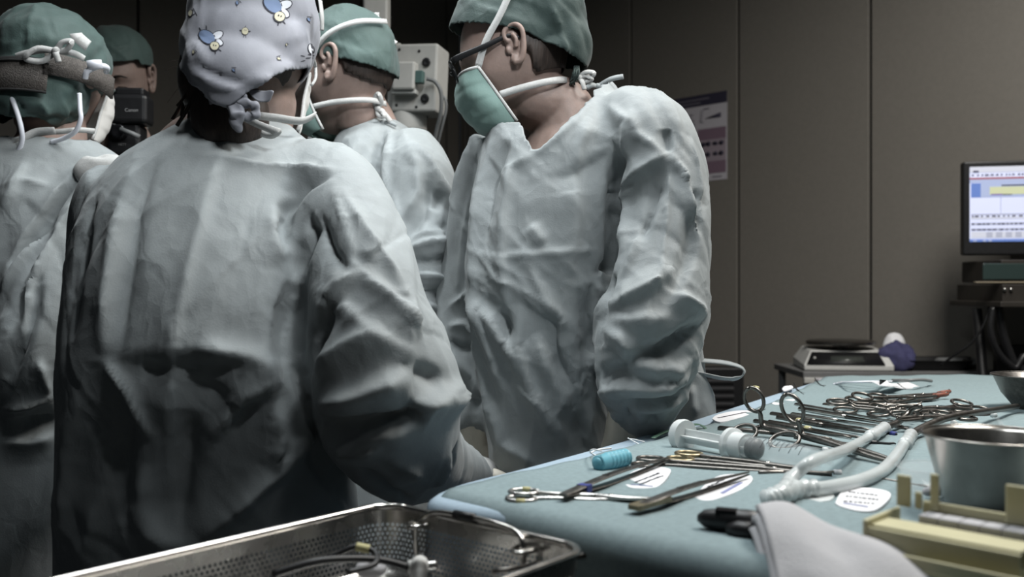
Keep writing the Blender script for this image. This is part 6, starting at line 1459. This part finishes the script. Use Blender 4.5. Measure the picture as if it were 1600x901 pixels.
cb = bxp('connector_box', 610, 684, 68, 174, 0, .10, M['off_white'], None, .006)
bxp('side_flange', 596, 612, 68, 172, .03, .10, M['white_plastic'], cb)
mdl = bxp('plug_module', 618, 655, 100, 144, -.035, .035, M['off_white'], cb, .006); bxp('module_base', 616, 656, 142, 149, -.025, .025, M['white_plastic'], cb, .002)
bxp('green_plug', 655, 667, 114, 133, -.030, .022, M['green_plug'], cb, .002)
for x, y in ((667, 98), (667, 154)):
    t = MB(); t.lathe(bp_(x, -.001, y), [(.002, -.0), (.011, 0), (.012, .004), (.009, .006), (.004, .004), (.001, .004)], 18, RB @ Vector((0, -1, 0)), (True, True)); link('socket', local(t.mesh('socket'), pe), M['black'], cb)
for x, y in ((621, 77), (654, 80), (620, 164), (653, 167)): t = MB(); t.lathe(bp_(x, -.0005, y), [(.001, .0015), (.0038, .001), (.004, 0)], 10, RB @ Vector((0, -1, 0)), (True, True)); link('screw', local(t.mesh('screw'), pe), M['black'], cb)
t = MB(); t.lathe(P(637, 175, eY+.06), [(.05, 0), (.052, -.004), (.052, -.050), (.046, -.056)], 28, (0, 0, 1), (True, True)); link('lower_collar', local(t.mesh('lower_collar', True, 40), pe), M['off_white'], pe)
bxp('hanger_plate', 590, 612, 60, 82, .04, .08, M['off_white'], None, .003)
for pix, r in (([(667, 123, eY-.03), (680, 128, eY-.03), (689, 145, eY-.03), (689, 175, eY-.02), (682, 205, eY), (676, 240, eY+.02), (672, 300, eY+.04)], .0055), ([(682, 150, eY+.02), (694, 152, eY+.02), (697, 170, eY+.02), (690, 200, eY+.03), (680, 240, eY+.05)], .004), ([(668, 180, eY+.06), (664, 196, eY+.06), (660, 220, eY+.06)], .003)):
    t = MB(); t.tube(catmull([P(*p) for p in pix], 6), r, 10); link('cable', local(t.mesh('cable'), pe), M['grey_plastic'], pe)
# small device seen in the gap between the nurse and the man
dq = empty('bedside_device', P(503, 240, 2.2), 'small grey bedside device glimpsed in the gap below the white mask', 'device'); dY = 2.2
bxo('case', P(502, 236, dY), (.055, .06, .060), M['grey_plastic'], dq); bxo('faceplate', P(503, 228, dY-.033), (.034, .006, .022), M['off_white'], dq); bxo('display', P(503, 229, dY-.037), (.022, .004, .014), M['black_gloss'], dq)
bxo('post', P(503, 420, dY+.01)+Vector((0, 0, 0)), (.03, .03, .47), M['metal_grey'], dq); 
bxo('post_foot', Vector((P(503, 420, dY).x, dY+.01, .5)), (.03, .03, 1.0), M['metal_grey'], dq)
# hand-held camera of the person at the back
kq = empty('photo_camera', P(200, 200, 2.1), 'black camera with coiled cord held before the masked face', 'camera'); kY = 2.10
RK = Matrix.Rotation(math.radians(4), 3, 'Z'); u1 = kY/F
def kb(name, x0, x1, y0, y1, yf, dp, m, bev=.006, parent=None): t = MB(); t.box(P((x0+x1)/2, (y0+y1)/2, kY)+Vector((0, yf+dp/2, 0)), ((x1-x0)*u1, dp, (y1-y0)*u1), RK); return link(name, local(bake_bevel(t.mesh(name, False), bev, 3), kq), m, parent or kq)
fl_ = kb('flash_head', 180, 235, 150, 196, -.03, .06, M['black'], .010); kb('flash_top', 186, 229, 140, 153, -.025, .05, M['black'], .005, fl_); kb('body', 172, 222, 194, 246, -.02, .06, M['black'], .010)
t = MB(); t.lathe(P(185, 206, kY-.03), [(.004, .004), (.010, .006), (.016, .006), (.018, 0), (.018, -.03)], 24, (0, -1, 0), (True, False)); link('lens_barrel', local(t.mesh('lens_barrel'), kq), M['black_gloss'], kq)
t = MB(); t.tube([P(188, 202, kY-.045), P(205, 208, kY-.045), P(218, 214, kY-.04)], .0055, 10); link('bracket', local(t.mesh('bracket'), kq), M['grey_plastic'], kq)
t = MB(); npt = 240
for_pts = []
base = catmull([P(184, 143, kY-.02), P(172, 150, kY-.02), P(170, 160, kY-.02), P(172, 178, kY-.02), P(176, 196, kY-.02), P(180, 212, kY-.02)], 40)
for i, p in enumerate(base): a = i*.55; w_ = .010*min(1, max(0, i-45)/20); for_pts.append(p+Vector((math.cos(a)*w_, math.sin(a)*w_*.8, 0)))
t.tube(for_pts, .0028, 7); link('coiled_cord', local(t.mesh('coiled_cord'), kq), M['black'], kq)
def word(txt, c, size, R, m, name, root, parent=None):
    cu = bpy.data.curves.new(name, 'FONT'); cu.body = txt; cu.size = size; cu.extrude = .0003; cu.align_x = 'CENTER'; cu.align_y = 'CENTER'
    o = bpy.data.objects.new('tmp', cu); COL.objects.link(o); dg = bpy.context.evaluated_depsgraph_get(); me = bpy.data.meshes.new_from_object(o.evaluated_get(dg)); bpy.data.objects.remove(o)
    me.transform(Matrix.Translation(c) @ R.to_4x4() @ Matrix.Rotation(math.pi/2, 4, 'X')); return link(name, local(me, root), m, parent or root)
word('Canon', P(214, 176, kY)+Vector((0, -.0305, 0)), .011, RK, mat('lettering_grey', (.30, .30, .30), .5), 'lettering', kq, fl_)
word('NETT', P(197, 228, kY)+Vector((0, -.0205, 0)), .007, RK, mat('lettering_dim', (.16, .16, .16), .5), 'lettering', kq)
